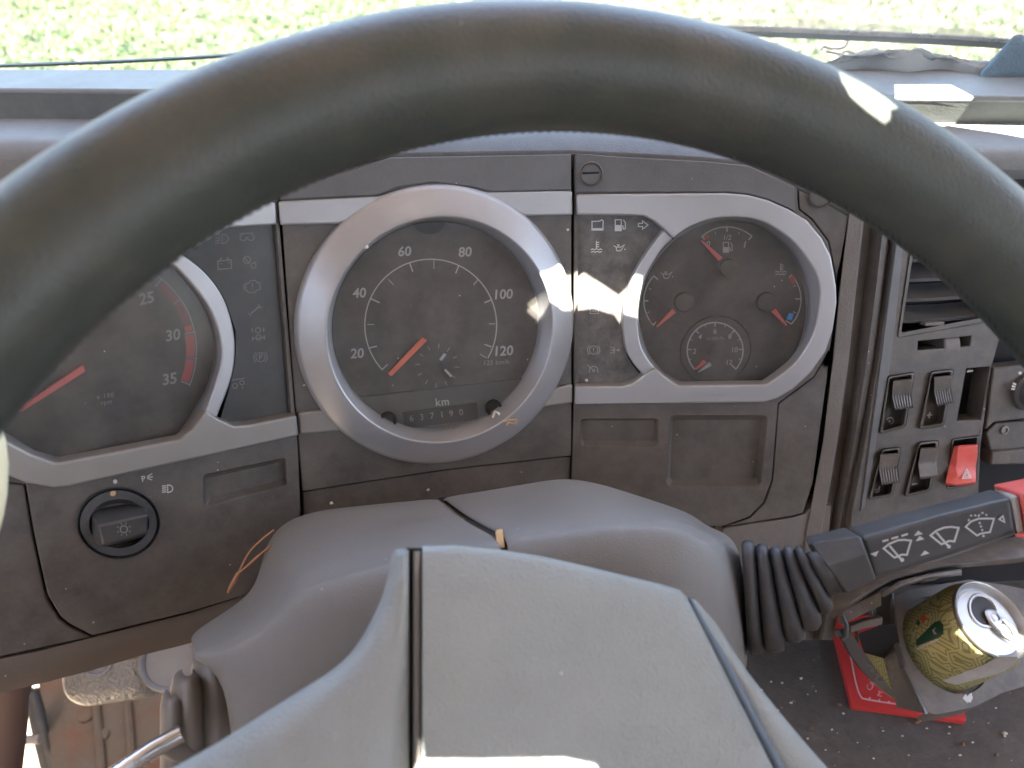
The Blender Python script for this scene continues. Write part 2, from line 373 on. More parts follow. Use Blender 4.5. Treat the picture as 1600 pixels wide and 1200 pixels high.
M['glass'] = glassy('dirty windscreen glass with painted haze', (.02, .14), (.6, .66, .66), gloss=.004, rough=.02, dscale=5, tint=(.88, .97, .93), axis=(-.1, .25, 0, .20))  # pane dirt, plus teal reflection haze painted thicker to the right
M['scum'] = glassy('dried dirt on glass', (.35, .75), (.5, .48, .45), gloss=.0, dscale=40)
# ------------------------------------------------------------------ outside ground and grass
g = G(); n = 40
g.add([Vector((-60 + 120 * i / n, -40 + 120 * j / n, 0)) for j in range(n + 1) for i in range(n + 1)],
      [[j * (n + 1) + i, j * (n + 1) + i + 1, (j + 1) * (n + 1) + i + 1, (j + 1) * (n + 1) + i] for j in range(n) for i in range(n)])
tag(g.build('ground', M['ground'], smooth=180), kind='structure')
def grass_mat():
    m = bpy.data.materials.new('grass leaf'); m.use_nodes = True; t = m.node_tree; b = t.nodes['Principled BSDF']
    geo = nd(t, 'ShaderNodeNewGeometry'); n1 = nd(t, 'ShaderNodeTexNoise'); n1.inputs['Scale'].default_value = 3.5; n1.inputs['Detail'].default_value = 4
    t.links.new(geo.outputs['Position'], n1.inputs['Vector']); cr_ = nd(t, 'ShaderNodeValToRGB'); cr_.color_ramp.elements[0].position = .35; cr_.color_ramp.elements[1].position = .65
    cr_.color_ramp.elements[0].color = (.009, .022, .006, 1); cr_.color_ramp.elements[1].color = (.05, .078, .022, 1)
    t.links.new(n1.outputs[0], cr_.inputs[0]); t.links.new(cr_.outputs[0], b.inputs['Base Color']); b.inputs['Roughness'].default_value = .5
    return m
V, F = [], []
rg = random.Random(3)
for k in range(80000):
    Y = 6.6 + 11.5 * rg.random(); X = (rg.random() * 2 - 1) * (Y * .78 + .6)
    if X > 0 and rg.random() < .35: continue
    for q in range(3):
        a = rg.random() * 6.283; L_ = rg.uniform(.03, .11); wd = rg.uniform(.006, .017); tl = rg.uniform(.3, 1.2)
        d = Vector((math.cos(a), math.sin(a), 0)); sd = Vector((-d.y, d.x, 0)); o = Vector((X + rg.uniform(-.05, .05), Y + rg.uniform(-.05, .05), -.005))
        m_ = o + Vector((0, 0, L_ * .55)) + d * L_ * .25 * tl; e = o + Vector((0, 0, L_ * .75)) + d * L_ * .8 * tl; i0 = len(V)
        V += [o - sd * wd * .4, o + sd * wd * .4, m_ + sd * wd * .6, m_ - sd * wd * .6, e]
        F += [[i0, i0 + 1, i0 + 2, i0 + 3], [i0 + 3, i0 + 2, i0 + 4]]
me = bpy.data.meshes.new('grass'); me.from_pydata([tuple(v) for v in V], [], F); me.materials.append(grass_mat())
gr = bpy.data.objects.new('grass', me); S.collection.objects.link(gr); tag(gr, 'bright sunlit lawn of tufted green grass beyond the windscreen', 'grass', kind='stuff')
del V, F

# ------------------------------------------------------------------ cab shell: roof with added holes that shape the sun patches, walls, floor
ZR = 2.78
def toroof(p): k = (ZR - p.z) / SUN.z; q = p + SUN * k; return (q.x, q.y)
def C3(pl, pts, h): return [pl.pt(x, y, h) for x, y in pts]
prm = [0.0457283099368866, 0.11498799719645587, 0.2183162921273169, 0.2610416686227926, -0.19335137157010207, 0.02016174898456584]
Cw = C2W(*prm[:3]); a_, b_ = prm[3], prm[4]          # steering wheel: centre and axis
nw = D2W(math.sin(a_) * math.cos(b_), math.sin(b_), -math.cos(a_) * math.cos(b_)).normalized()
PW = Pl(a=None, o=Cw - nw * .052, n=nw)
PATCH = {
 'ring': C3(PC, [(826,447),(860,420),(877,399),(893,402)], .010) + C3(PR, [(915,412),(970,448),(985,434),(1002,438),(998,503),(975,497),(963,479),(930,469),(903,472)], .001) + C3(PC, [(893,475),(880,483),(860,479)], .010),
 'rim': [P(x, y, .262) for x, y in [(1311,108),(1357,122),(1391,142),(1408,160),(1391,173),(1387,193),(1377,202),(1348,188),(1320,170),(1309,142)]],
 'top': [PZ(x, y, 2.125) for x, y in [(1398,132),(1485,132),(1522,151),(1500,158),(1400,158)]],
 'ledge': [PZ(x, y, 2.105) for x, y in [(1465,194),(1640,197),(1640,222),(1560,208)]],
 'hub': C3(PW, [(640,1230),(646,1196),(652,1186),(656,1146),(662,1186),(740,1189),(880,1186),(930,1196),(950,1240)], .006),
 'can': [P(x, y, .5) for x, y in [(1580,960),(1604,958),(1640,985),(1620,1015),(1590,988)]],
 'canbody': [P(x, y, .51) for x, y in [(1492,990),(1503,980),(1552,1020),(1550,1036),(1514,1026)]],
}
holes = [[toroof(p) for p in v] for v in PATCH.values()]  # added roof holes: patch outlines carried back along the sun direction
outer = [(-1.0, -1.3), (1.6, -1.3), (1.6, .74), (-1.0, .74)]
v2, f2 = fill2d([outer] + holes)
g = G(); g.add([Vector((x, y, ZR)) for x, y in v2], f2)
tag(g.build('cab_roof_sun_mask', M['beige'], smooth=180), kind='structure')
g = G(); g.box(Vector((.3, -1.31, 1.95)), Vector((1.3, 0, 0)), Vector((0, .01, 0)), Vector((0, 0, .72)))
tag(g.build('cab_rear_wall', M['beige']), kind='structure')
g = G(); g.box(Vector((1.61, -.3, 1.75)), Vector((.01, 0, 0)), Vector((0, 1.0, 0)), Vector((0, 0, .45)))
tag(g.build('cab_side_wall', M['beige']), kind='structure')
g = G(); g.box(Vector((-1.02, -.30, 1.53)), Vector((.015, 0, 0)), Vector((0, .98, 0)), Vector((0, 0, .52)))
g.box(Vector((-1.02, -.35, 2.27)), Vector((.012, 0, 0)), Vector((0, .93, 0)), Vector((0, 0, .215)))  # upper panel added out of view to block sun through the door window
tag(g.build('door_lining_sun_block', M['beige']), kind='structure')

g = G(); g.box(Vector((.3, .76, 1.65)), Vector((1.3, 0, 0)), Vector((0, .01, 0)), Vector((0, 0, .405)))
tag(g.build('bulkhead', M['riser']), kind='structure')
# floor plate seen under the dash, left
ZF = 1.30
g = G(); fp = [(55, 1040), (62, 1085), (75, 1150), (104, 1330)]
v = [PZ(x, y, ZF) for x, y in fp]; v += [Vector((v[-1].x, -1.3, ZF)), Vector((1.6, -1.3, ZF)), Vector((1.6, .74, ZF)), Vector((v[0].x, .74, ZF))]; nb = len(v)
g.add(v + [p - Vector((0, 0, .02)) for p in v], [list(range(nb))] + [[i, (i + 1) % nb, (i + 1) % nb + nb, i + nb] for i in range(nb)])
fl = tag(g.build('floor', M['rust'], bevel=.002), kind='structure')
g = G()
for a, b in (((150, 1098), (168, 1290)), ((200, 1100), (214, 1290))):
    p, q = PZ(*a, ZF + .002), PZ(*b, ZF + .002); g.tube([p, p.lerp(q, .5), q], .006, 8)
for x, y in ((160, 1150), (166, 1215), (135, 1120)):
    p = PZ(x, y, ZF); g.lathe(p, Vector((0, 0, 1)), [(.010, 0), (.009, .004), (.0, .006)], 10)
mk('floor_ribs', g.V, g.F, M['rust'], fl)
# rubber door seal strip
g = G(); a = [(43, 1078), (52, 1110), (60, 1150), (76, 1215), (100, 1320)]
for dx, r in ((0, .007), (9, .007)): g.tube([P(x + dx, y, 1.02 + i * .004) for i, (x, y) in enumerate(a)], r, 10)
o = g.build('door_seal', M['rubber'], at=P(60, 1150, 1.0)); tag(o, 'dark double door seal strip running along the left edge of the rusty floor', 'seal')
g = G(); g.tube([P(30, 1157, 1.0), P(62, 1155, 1.0)], .006, 8)
o = g.build('door_stay', M['disc'], at=P(45, 1157, 1.0)); tag(o, 'thin brown bar crossing the bright gap beside the door seal', 'bar')
g = G(); rows = []
for y, xr, z in ((1040, 60, .62), (1090, 45, .64), (1130, 44, .66), (1200, 36, .68), (1330, 20, .7)):
    rows.append([P(xr - 60 + 60 * math.sin(R_(t)), y, z + .035 * (1 - math.cos(R_(t)))) for t in range(-70, 91, 16)])
g.loft(rows); o = g.build('door_trim', M['brown'], at=P(20, 1150, .66), smooth=180, solid=.01); tag(o, 'rounded reddish brown trim at the bottom left corner', 'trim')
g = G(); rows = []
for y, xr in ((640, -12), (665, 3), (690, 10), (725, 14), (770, 12), (805, 6), (835, -2), (860, -14)):
    rows.append([P(xr - 30 + 30 * math.sin(R_(t)), y, .262 + .012 * (1 - math.cos(R_(t)))) for t in range(-80, 91, 17)])
g.loft(rows); o = g.build('pull_handle', M['cream'], at=P(0, 750, .27), smooth=180, solid=.006); tag(o, 'pale cream curved handle edge showing at the far left under the wheel rim', 'handle')

# ------------------------------------------------------------------ windscreen, seal line, dirt
YW = .665
t = thing('windscreen', 'dusty tinted windscreen with painted haze above the dashboard with a dirt band along its base', 'windscreen', PY(800, 90, YW))
def WP(px, py, dy=0): 
    d = ray(px, py); n_ = Vector((0, -1, .12)).normalized(); o_ = Vector((0, YW + dy, 2.1)); return CAM + d * ((o_ - CAM).dot(n_) / d.dot(n_))
g = G(); g.loft([[WP(x, -700) for x in (-900, 0, 800, 1700, 2700)], [WP(x, 108) for x in (-900, 0, 800, 1700, 2700)]])
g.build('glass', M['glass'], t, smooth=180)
top = cr([(1080, 26), (1140, 24), (1200, 28), (1260, 30), (1320, 36), (1400, 38), (1480, 42), (1560, 46), (1640, 50)], 5, False)
bot = cr([(1080, 44), (1140, 48), (1200, 50), (1260, 52), (1320, 55), (1400, 58), (1480, 61), (1560, 66), (1640, 70)], 5, False)
rg = random.Random(5)
g = G(); g.loft([[WP(x, y + rg.uniform(-2.5, 2.5), -.002) for x, y in top], [WP(x, y, -.002) for x, y in bot]])
g.build('dirt_band', M['scum'], t, smooth=180)
bar = cr([(-200, 112), (0, 104), (170, 98), (340, 89), (500, 78), (700, 66), (950, 54), (1150, 50), (1300, 55), (1450, 62), (1570, 69), (1750, 84)], 5, False)
g = G(); rows = []
for x, y in bar:
    k = 2.0 + 5.5 * min(1, max(0, (x - 300) / 700)); p = WP(x, y - k, .02); q = WP(x, y + k, .02)
    rows.append([p, q, q + Vector((0, .005, 0)), p + Vector((0, .005, 0))])
g.loft(rows, closed=True, caps=True)
tag(g.build('windscreen_wiper', M['wiper'], at=WP(700, 66, .02)), 'long thin dark wiper blade lying along the foot of the windscreen', 'wiper')

# ------------------------------------------------------------------ dashboard: top, hood, fascia panels, seams
D = thing('dashboard', 'grey brown truck dashboard with dusty top and silver trimmed instrument panels', 'dashboard', P(800, 700, .5))
def lin(a, b, t): return a + (b - a) * t
cols = [-300, -60, 150, 400, 700, 1000, 1250, 1450, 1620, 1900]
def rowZ(yl, yr, Z, dz=0): return [PZ(x, lin(yl, yr, max(0, min(1, x / 1600))), Z) for x in cols]
r0, r1, r2, r3 = rowZ(107, 107, 2.125), rowZ(139, 152, 2.125), rowZ(185, 192, 2.105), rowZ(222, 238, 2.105)
drop = [p + Vector((0, -.004, -.05)) for p in r3]; drop2 = [p + Vector((0, .0, -.12)) for p in r3]
rb = [p + Vector((0, .012, -.05)) for p in r0]
g = G(); g.loft([rb, r0, r1, [p + Vector((0, .001, -.004)) for p in r1]])
g.build('top_shelf', M['top'], D, bevel=.003)
g = G(); g.loft([[p + Vector((0, .001, -.003)) for p in r1], r2]); g.build('top_riser', M['riser'], D)
g = G(); g.loft([r2, r3, drop]); g.build('top_ledge', M['top'], D, bevel=.012, seg=5)
g = G(); g.loft([drop, drop2]); g.build('ledge_face', M['riser'], D)
# hood over the instruments
ed = [(60, 330, PL), (250, 305, PL), (434, 262, PL), (520, 251, PC), (612, 243, PC), (750, 240, PC), (893, 238, PC), (1000, 243, PR), (1090, 248, PR), (1160, 255, PR), (1240, 285, PR), (1330, 330, PR)]
e0 = [pl.pt(x, y, .001) for x, y, pl in ed]
g = G(); g.loft([[p - Vector((0, -.004, .012)) for p in e0], e0, [p + Vector((0, .012, .004)) for p in e0], [Vector((p.x, max(p.y + .03, .50), max(p.z + .004, 2.122))) for p in e0], [Vector((p.x, .56, 2.10)) for p in e0]])
g.build('instrument_hood', M['hood'], D, bevel=.002, seg=2)

# backing behind the seams
for nm, pl, poly in (('backing', PL, [(-150, 300), (452, 250), (490, 830), (300, 1000), (-150, 1060)]), ('backing', PC, [(425, 262), (905, 250), (900, 800), (470, 850)]),
                     ('backing', PR, [(885, 250), (1240, 262), (1345, 335), (1270, 840), (885, 800)])):
    gg = G(); gg.prism(pl, poly, -.022, -.026); gg.build(nm, M['gap'], D)
# --- contours
SR_in = cr([(1052,373),(1078,355),(1112,343),(1152,340),(1186,345),(1214,359),(1240,379),(1262,407),(1277,435),(1281,470),(1271,521),(1246,563),(1217,588)], 4, False) + [(1198,601),(1060,603)] + cr([(1040,589),(1024,575),(1012,560),(1002,540),(998,517),(997,489),(1002,455),(1013,424),(1033,393)], 4, False)
SR_face = [(1054,375)] + cr([(1078,362),(1112,348),(1146,345),(1186,353),(1220,379),(1246,416),(1258,466),(1257,506),(1243,549),(1217,577)], 4, False) + [(1195,594),(1062,595)] + cr([(1037,582),(1014,552),(1003,520),(998,489),(1004,455),(1015,424),(1035,395)], 4, False)
def resample(pts, n, start=None):
    m = len(pts); d = [0]
    for i in range(m): d.append(d[-1] + math.hypot(pts[(i + 1) % m][0] - pts[i][0], pts[(i + 1) % m][1] - pts[i][1]))
    out = []; j = 0
    for k in range(n):
        s = d[-1] * k / n
        while d[j + 1] < s: j += 1
        t_ = (s - d[j]) / max(1e-9, d[j + 1] - d[j]); a, b = pts[j], pts[(j + 1) % m]; out.append((a[0] + (b[0] - a[0]) * t_, a[1] + (b[1] - a[1]) * t_))
    return out
def radial(pts, c, n=96):
    """resample a star-shaped contour by angle, so that two contours pair up"""
    out = []
    for k in range(n):
        a = 2 * math.pi * k / n; dx, dy = math.cos(a), math.sin(a); best = None
        for i in range(len(pts)):
            x1, y1 = pts[i - 1][0] - c[0], pts[i - 1][1] - c[1]; x2, y2 = pts[i][0] - c[0], pts[i][1] - c[1]
            ex, ey = x2 - x1, y2 - y1; den = dx * ey - dy * ex
            if abs(den) < 1e-12: continue
            t_ = (x1 * ey - y1 * ex) / den; u_ = (x1 * dy - y1 * dx) / den
            if t_ > 0 and -1e-9 <= u_ <= 1 + 1e-9 and (best is None or t_ > best): best = t_
        out.append((c[0] + dx * best, c[1] + dy * best))
    return out
# icon field, right
iconR = [(901,336),(993,337),(1007,338),(1022,346),(1037,359)] + cr([(1016,387),(993,424),(979,461),(973,498),(977,543),(988,566)], 3, False) + [(1001,583),(987,600),(973,604),(900,604)]
# left contours
SL_in = cr([(-95,420),(-40,360),(60,330),(160,345),(230,385),(275,417),(312,459),(334,497),(345,537),(346,565),(337,600),(322,641),(300,672)], 4, False) + [(281,687),(94,723),(84,723),(47,709),(12,690),(-60,640),(-105,560)]
SL_face = cr([(-85,425),(-35,372),(60,345),(155,358),(225,393),(270,419),(300,450),(322,484),(333,525),(334,562),(325,600),(300,644),(278,678)], 4, False) + [(266,684),(156,703),(95,714),(86,713),(53,703),(12,678),(-55,632),(-96,555)]
iconL = [(289,401),(359,356),(434,352),(459,649),(391,664),(366,666),(344,655)] + cr([(357,610),(366,569),(367,531),(359,491),(344,456),(319,425)], 3, False)

# --- fascia panels with real openings
g = G(); g.prism(PR, [[(897,240),(1000,245),(1100,249),(1170,256),(1245,292),(1248,328),(1268,343),(1294,378),(1305,430),(1305,480),(1296,545),(1272,588),(1216,630),(1215,640),(1206,750),(1193,785),(1170,808),(1130,822),(1050,826),(893,770),(896,632)],
     [(903,334),(1040,334),(1100,326),(1200,326),(1285,390),(1296,480),(1280,560),(1240,600),(903,607)][::-1],
     rrect([(908,655),(1028,655),(1028,697),(907,697)], 6)[::-1], rrect([(1047,650),(1199,650),(1188,759),(1042,760)], 8)[::-1]], 0, -.012)
g.build('fascia_panel', M['fascia'], D, bevel=.0006)
g = G()
for o_, i_, h in ((rrect([(908,655),(1028,655),(1028,697),(907,697)], 6), rrect([(910,657),(1024,657),(1022,688),(910,688)], 5), -.004), (rrect([(1047,650),(1199,650),(1188,759),(1042,760)], 8), rrect([(1051,656),(1189,656),(1181,747),(1047,749)], 6), -.006)):
    a = [PR.pt(x, y, -.0008) for x, y in o_]; b = [PR.pt(x, y, h) for x, y in i_]; g.loft([a, b], closed=True); g.add(b, [list(range(len(b)))])
g.build('pocket', M['fascia'], D)
g = G(); g.prism(PR, [(1248,293),(1325,337),(1301,480),(1291,600),(1270,755),(1255,801),(1240,806),(1133,823),(1171,810),(1195,786),(1207.5,750),(1216.5,631),(1273,589),(1297,546),(1306.5,480),(1306,430),(1295,377),(1269,342),(1249.5,327)], -.0012, -.012)
g.build('fascia_edge_panel', M['fascia'], D, bevel=.0006)
ringhole = ell(682, 508, 190, 192, 64)
g = G(); g.prism(PC, [[(437,290),(612,246),(893,240),(893,712),(700,733),(580,751),(472,768),(455,560)], ringhole[::-1]], 0, -.012); g.build('fascia_panel', M['fascia'], D, bevel=.0006)
g = G(); g.prism(PC, [(473,769),(580,752),(700,734),(892,713),(889,790),(700,850),(476,850)], -.003, -.012); g.build('fascia_lower_panel', M['fascia'], D, bevel=.0006)
# strip above the silver band, slate coloured
g = G(); g.prism(PC, [(438,300),(612,246),(892,241),(893,296),(765,299),(740,292),(680,284),(620,292),(592,305),(438,312)], .0014, -.004); g.build('upper_strip', M['fascia2'], D, bevel=.0005)
g = G(); g.prism(PR, cr([(899,240),(899,300)], 1, False) + [(1135,300),(1169,303),(1200,311),(1234,326),(1243,332),(1241,292),(1170,259),(1100,252),(1000,247)], .0014, -.004); g.build('upper_strip', M['fascia2'], D, bevel=.0005)
kn = ell(185, 817, 64, 55, 48)
g = G(); g.prism(PL, [[(432,290),(466,700),(470,800),(458,870),(400,925),(300,955),(145,993),(110,975),(95,963),(75,930),(55,840),(41,757),(-60,740),(-140,560),(-140,330),(60,300)],
     [(290,396),(345,352),(431,348),(456,655),(391,668),(366,671),(325,690),(281,696),(94,733),(84,733),(30,715),(-90,650),(-125,500),(-90,340),(100,312),(220,350)][::-1], kn[::-1],
     rrect([(318,743),(446,716),(450,757),(320,791)], 6)[::-1]], 0, -.012)
g.build('fascia_panel', M['fascia'], D, bevel=.0006)
g = G(); o_, i_ = rrect([(318,743),(446,716),(450,757),(320,791)], 6), rrect([(324,747),(444,721),(447,748),(327,778)], 5)
a = [PL.pt(x, y, -.0008) for x, y in o_]; b = [PL.pt(x, y, -.005) for x, y in i_]; g.loft([a, b], closed=True); g.add(b, [list(range(len(b)))]); g.build('pocket', M['fascia'], D)
g = G(); g.prism(PL, [(-200,735),(38,757),(52,840),(72,932),(93,967),(109,979),(143,996),(0,1027),(-200,1075)], -.0018, -.012); g.build('side_panel', M['fascia'], D, bevel=.001)
g = G(); rows = []
for x, y0, y1 in ((-200, 1078, 1140), (0, 1030, 1083), (60, 1018, 1069), (145, 996, 1047), (225, 976, 1023), (298, 958, 1005), (370, 934, 985), (450, 905, 960)):
    a, b = PL.pt(x, y0, -.002), PL.pt(x, y1, -.004); rows.append([a - PL.n * .02, a, a.lerp(b, .15) + PL.n * .002, a.lerp(b, .5) + PL.n * .003, a.lerp(b, .88) + PL.n * .001, b, b - PL.n * .02])
g.loft(rows); g.build('lower_trim', M['lowtrim'], D, smooth=50)

# --- silver trims
g = G(); g.prism(PR, [[(901,304),(1135,302),(1169,305),(1200,313),(1234,328),(1262,345),(1285,373),(1299,401),(1307,447),(1308,473),(1302,515),(1291,549),(1268,582),(1240,608),(1215,623),(1195,629),(1049,631),(898,632),(898,604),(973,604),(987,600),(1001,591),(1024,575),(1040,589),(1060,603),(1198,601)]
     + SR_in[:SR_in.index((1198,601))][::-1] + [(1039,360),(1022,346),(1007,338),(993,337),(901,336)]], .006, -.004)
g.build('silver_trim', M['silver'], D, bevel=.0012, seg=3)
g = G(); a = cr([(1037,359),(1016,387),(993,424),(979,461),(973,498),(977,543),(988,566),(1001,582),(1010,594)], 4, False); b = cr([(1052,374),(1033,393),(1013,424),(1002,455),(997,489),(998,517),(1002,540),(1012,560),(1024,575),(1034,588)], 4, False)
g.prism(PR, [a + b[::-1]], .0035, -.012); g.build('silver_crescent', M['silver'], D, bevel=.001, seg=3)
g = G(); cR = (1135, 475); A_, B_ = radial(SR_in, cR), radial(SR_face, cR)
g.loft([[PR.pt(x, y, .0052 if x > 1030 else .003) for x, y in A_], [PR.pt(x, y, -.009) for x, y in B_]], closed=True); g.build('dial_well', M['silver'], D, smooth=180)
for poly, mt in (([(434.5,315),(592,307),(620,299),(680,294),(740,296),(763,301),(895,298.5),(896,336),(823,338),(740,318),(620,318),(529,350),(437.5,352)], 'silver'), ([(466,645),(494,642),(530,640),(556,660),(550,672),(526,674),(469,679)], 'silver_warm'), ([(818,622),(874,605),(895,600),(895,630),(850,636),(806,650),(806,640)], 'silver_warm')):
    g = G(); g.prism(PC, [poly], .0035, -.004); g.build('silver_trim', M[mt], D, bevel=.0012, seg=3)
g = G(); g.prism(PL, [[(-120,330),(60,300),(250,325),(350,322),(431,316),(433,351),(359,356),(300,392),(289,400)] + cr([(250,375),(160,332),(60,315),(-60,350),(-110,420)], 3, False)], .0035, -.004); g.build('silver_trim', M['silver'], D, bevel=.0012, seg=3)
g = G(); a = cr([(262,388),(289,401),(319,425),(344,456),(359,491),(367,531),(366,569),(359,600),(341,647),(334,668)], 4, False); b = cr([(250,400),(275,417),(312,459),(334,497),(345,537),(346,565),(337,600),(322,641),(312,660)], 4, False)
g.prism(PL, [a + b[::-1]], .0040, -.012); g.build('silver_crescent', M['silver'], D, bevel=.001, seg=3)
g = G(); g.prism(PL, [[(344,656),(366,666),(391,664),(459,650),(464,649),(467,681),(272,724),(109,760),(84,763),(41,755),(12,743),(-60,720),(-120,640),(-120,560),(-105,560),(-60,640),(12,690),(47,709),(84,723),(94,723),(281,687),(300,672),(322,642)]], .006, -.004)
g.build('silver_trim', M['silver_warm'], D, bevel=.0012, seg=3)
g = G(); cL = (130, 550); A_, B_ = radial(SL_in, cL), radial(SL_face, cL)
g.loft([[PL.pt(x, y, .0035) for x, y in A_], [PL.pt(x, y, -.009) for x, y in B_]], closed=True); g.build('dial_well', M['silver'], D, smooth=180)
# screw caps
g = G(); g.lathe(PR.pt(923, 272, .0015), PR.n, [(.0076, 0), (.0076, .0012), (.0066, .0018), (.0062, .0004)], 40); g.build('screw_cap', M['fascia'], D)
g = G(); g.prism(PR, [ell(923, 272, 15.5, n=36)], .0022, .0005); g.build('screw_head', M['fascia2'], D)
g = G(); g.prism(PR, [(910, 269), (936, 268), (936, 271.5), (910, 272.5)], .0024, .002); g.build('screw_slot', M['gap'], D, bevel=.0003)
g = G(); g.lathe(PR.pt(1283, 306, .0), PR.n, [(.0072, 0), (.0072, .0012), (.0062, .0018), (.0058, .0004), (0, .0004)], 40); g.build('screw_cap', M['fascia'], D)

# --- frame and pillar to the right of the instruments
def edge(pts, h): return [PR.pt(x, y, h) for x, y in pts]
ys = (250, 345, 450, 565, 690, 830, 1000)
def col(vals, h): return [PR.pt(v, y, h) for v, y in zip(vals, ys)]
c0 = col((1338,1325,1312,1301,1286,1260,1238), -.022); c0b = col((1338,1325,1312,1301,1286,1260,1238), .0)
c1 = col((1361,1349,1337,1325,1308,1283,1256), .001); c1b = col((1361,1350,1338,1326,1309,1285,1258), -.006)
c2 = col((1373,1362,1350,1338,1320,1297,1270), -.008); c3 = col((1386,1375,1364,1346,1328,1304,1278), -.002); c4 = col((1392,1381,1369,1354,1335,1311,1285), .001)
c5 = col((1398,1388,1376,1362,1343,1319,1292), -.001); c6 = col((1405,1396,1383,1370,1350,1327,1300), -.010); c7 = col((1408,1398,1385,1372,1352,1329,1302), -.03)
g = G(); g.loft([c0, c0b, c1, c1b]); g.build('panel_frame', M['border'], D, bevel=.0006, smooth=30)
rows = [list(r) for r in zip(*[c1b, c2, c3, c4, c5, c6, c7])]
g = G(); g.loft(rows); g.build('corner_pillar', M['console'], D, smooth=70)
g = G(); g.prism(PR, [(1130,825),(1240,809),(1258,803),(1270,790),(1300,790),(1292,870),(1260,960),(1120,960)], -.0015, -.02); g.build('panel_frame', M['border'], D, bevel=.0008)
# ------------------------------------------------------------------ tachometer (left dial)
T = thing('tachometer', 'left dial reading x 100 rpm with red band, half hidden by the steering wheel', 'gauge', PL.pt(165, 548))
g = G(); g.prism(PL, [inset(SL_face, -6)], -.0095, -.012); g.build('dial_face', M['face'], T)
k = Ink(PL, -.0093)
k.line(ell(165, 548, 142, n=40, a0=-62, a1=23), 1.8)
for a in (-52, -34.5, -12, 5, 22): 
    c, s_ = math.cos(R_(a)), math.sin(R_(a)); k.line([(165 + 142 * c, 548 + 142 * s_), (165 + 127 * c, 548 + 127 * s_)], 1.8 if a not in (-34.5, 5) else 1.0)
k.text('25', 228, 466, 17, -12, .15, .025); k.text('30', 269, 523.5, 16.5, -9, .15, .025); k.text('35', 264, 592, 16.5, -9, .15, .025)
k.build('markings', M['ink2'], T)
k = Ink(PL, -.0093); k.text('x 100', 164, 618.5, 7, -8, .1, .01, space=1.2); k.text('rpm', 166, 628, 7, -8, .1, .01, space=1.1); k.build('unit_text', M['ink2'], T)
for a0, a1, mt in ((-50, -18, 'dkred'), (-17, -13, 'redink'), (-11, 4, 'redink'), (6, 21, 'redink')):
    k = Ink(PL, -.00935); o_ = ell(165, 548, 139.5, n=14, a0=a0, a1=a1); i_ = ell(165, 548, 126 if a0 > -12 else 128, n=14, a0=a0, a1=a1); k.loft([[PL.pt(x, y, k.h) for x, y in o_], [PL.pt(x, y, k.h) for x, y in i_]])
    k.build('red_band', M[mt], T)
g = G(); g.prism(PL, [(130,569),(134,581),(32,645),(28,639)], -.0055, -.007); g.build('needle', M['needle'], T, bevel=.0004)
g = G(); g.prism(PL, [inset(SL_face, -3)], -.0035, -.004); g.build('lens', M['lens'], T)
# left warning lights
WL = thing('warning_light_cluster', 'dark indicator field right of the half hidden left dial, with dim warning symbols', 'warning lights', PL.pt(390, 500), 'warning light fields')
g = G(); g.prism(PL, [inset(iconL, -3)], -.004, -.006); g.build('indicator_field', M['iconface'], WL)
def icon(fn, par=None, mt='ink3', pl=PL, h=-.0038, name='warning_symbol'):
    k = Ink(pl, h); fn(k); return k.build(name, M[mt], par)
icon(lambda k: k.lamp(347, 373, 10, 1.5), WL)
icon(lambda k: (k.ring(380, 371, 5, 1.5, -10, 270), k.ring(392, 371, 5, 1.5, -90, 190), k.line([(374, 365), (397, 364)], 1.3)), WL)
icon(lambda k: (k.line([(340, 408), (361, 406), (362, 419), (341, 421)], 1.6, True), k.line([(344, 407), (344, 404), (347, 404)], 1.4), k.line([(355, 406), (355, 403), (358, 403)], 1.4), k.line([(343, 412), (347, 412)], 1), k.line([(355, 411), (359, 410)], 1)), WL)
icon(lambda k: (k.ring(386, 406, 5.5, 1.5), k.line([(382, 402), (390, 412)], 1.4), k.ring(396, 415, 4, 1.5), k.line([(396, 411), (401, 409)], 1.4)), WL)
icon(lambda k: (k.line([(384, 443), (388, 443), (391, 439), (399, 438), (402, 442), (406, 442), (407, 452), (402, 453), (398, 457), (389, 457), (384, 453)], 1.5, True), k.line([(394, 442), (394.5, 449)], 1.6), k.line([(394.6, 451.5), (394.7, 453.5)], 1.6), k.line([(381, 443), (381, 454)], 1.4)), WL)
icon(lambda k: (k.line([(392, 490), (405, 479)], 2.2), k.line([(388, 489), (391, 492), (393, 494)], 1.5), k.line([(404, 475), (405, 479), (410, 481)], 1.5)), WL)
icon(lambda k: (k.ring(403, 516, 4, 1.5), k.ring(404, 527, 4, 1.5), k.line([(394, 513), (394, 519)], 2), k.line([(412, 512), (412, 518)], 2), k.line([(395, 526), (395, 532)], 2), k.line([(413, 524), (413, 530)], 2), k.line([(395, 529), (412, 527)], 1)), WL)
icon(lambda k: k.brakes(407, 558, 10.5, 'P'), WL)
icon(lambda k: (k.line([(362, 594), (382, 591)], 1.4), k.ring(367, 603, 3.8, 1.3), k.ring(378, 598, 3.4, 1.3), k.line([(379, 604), (379, 607)], 1.4)), WL)
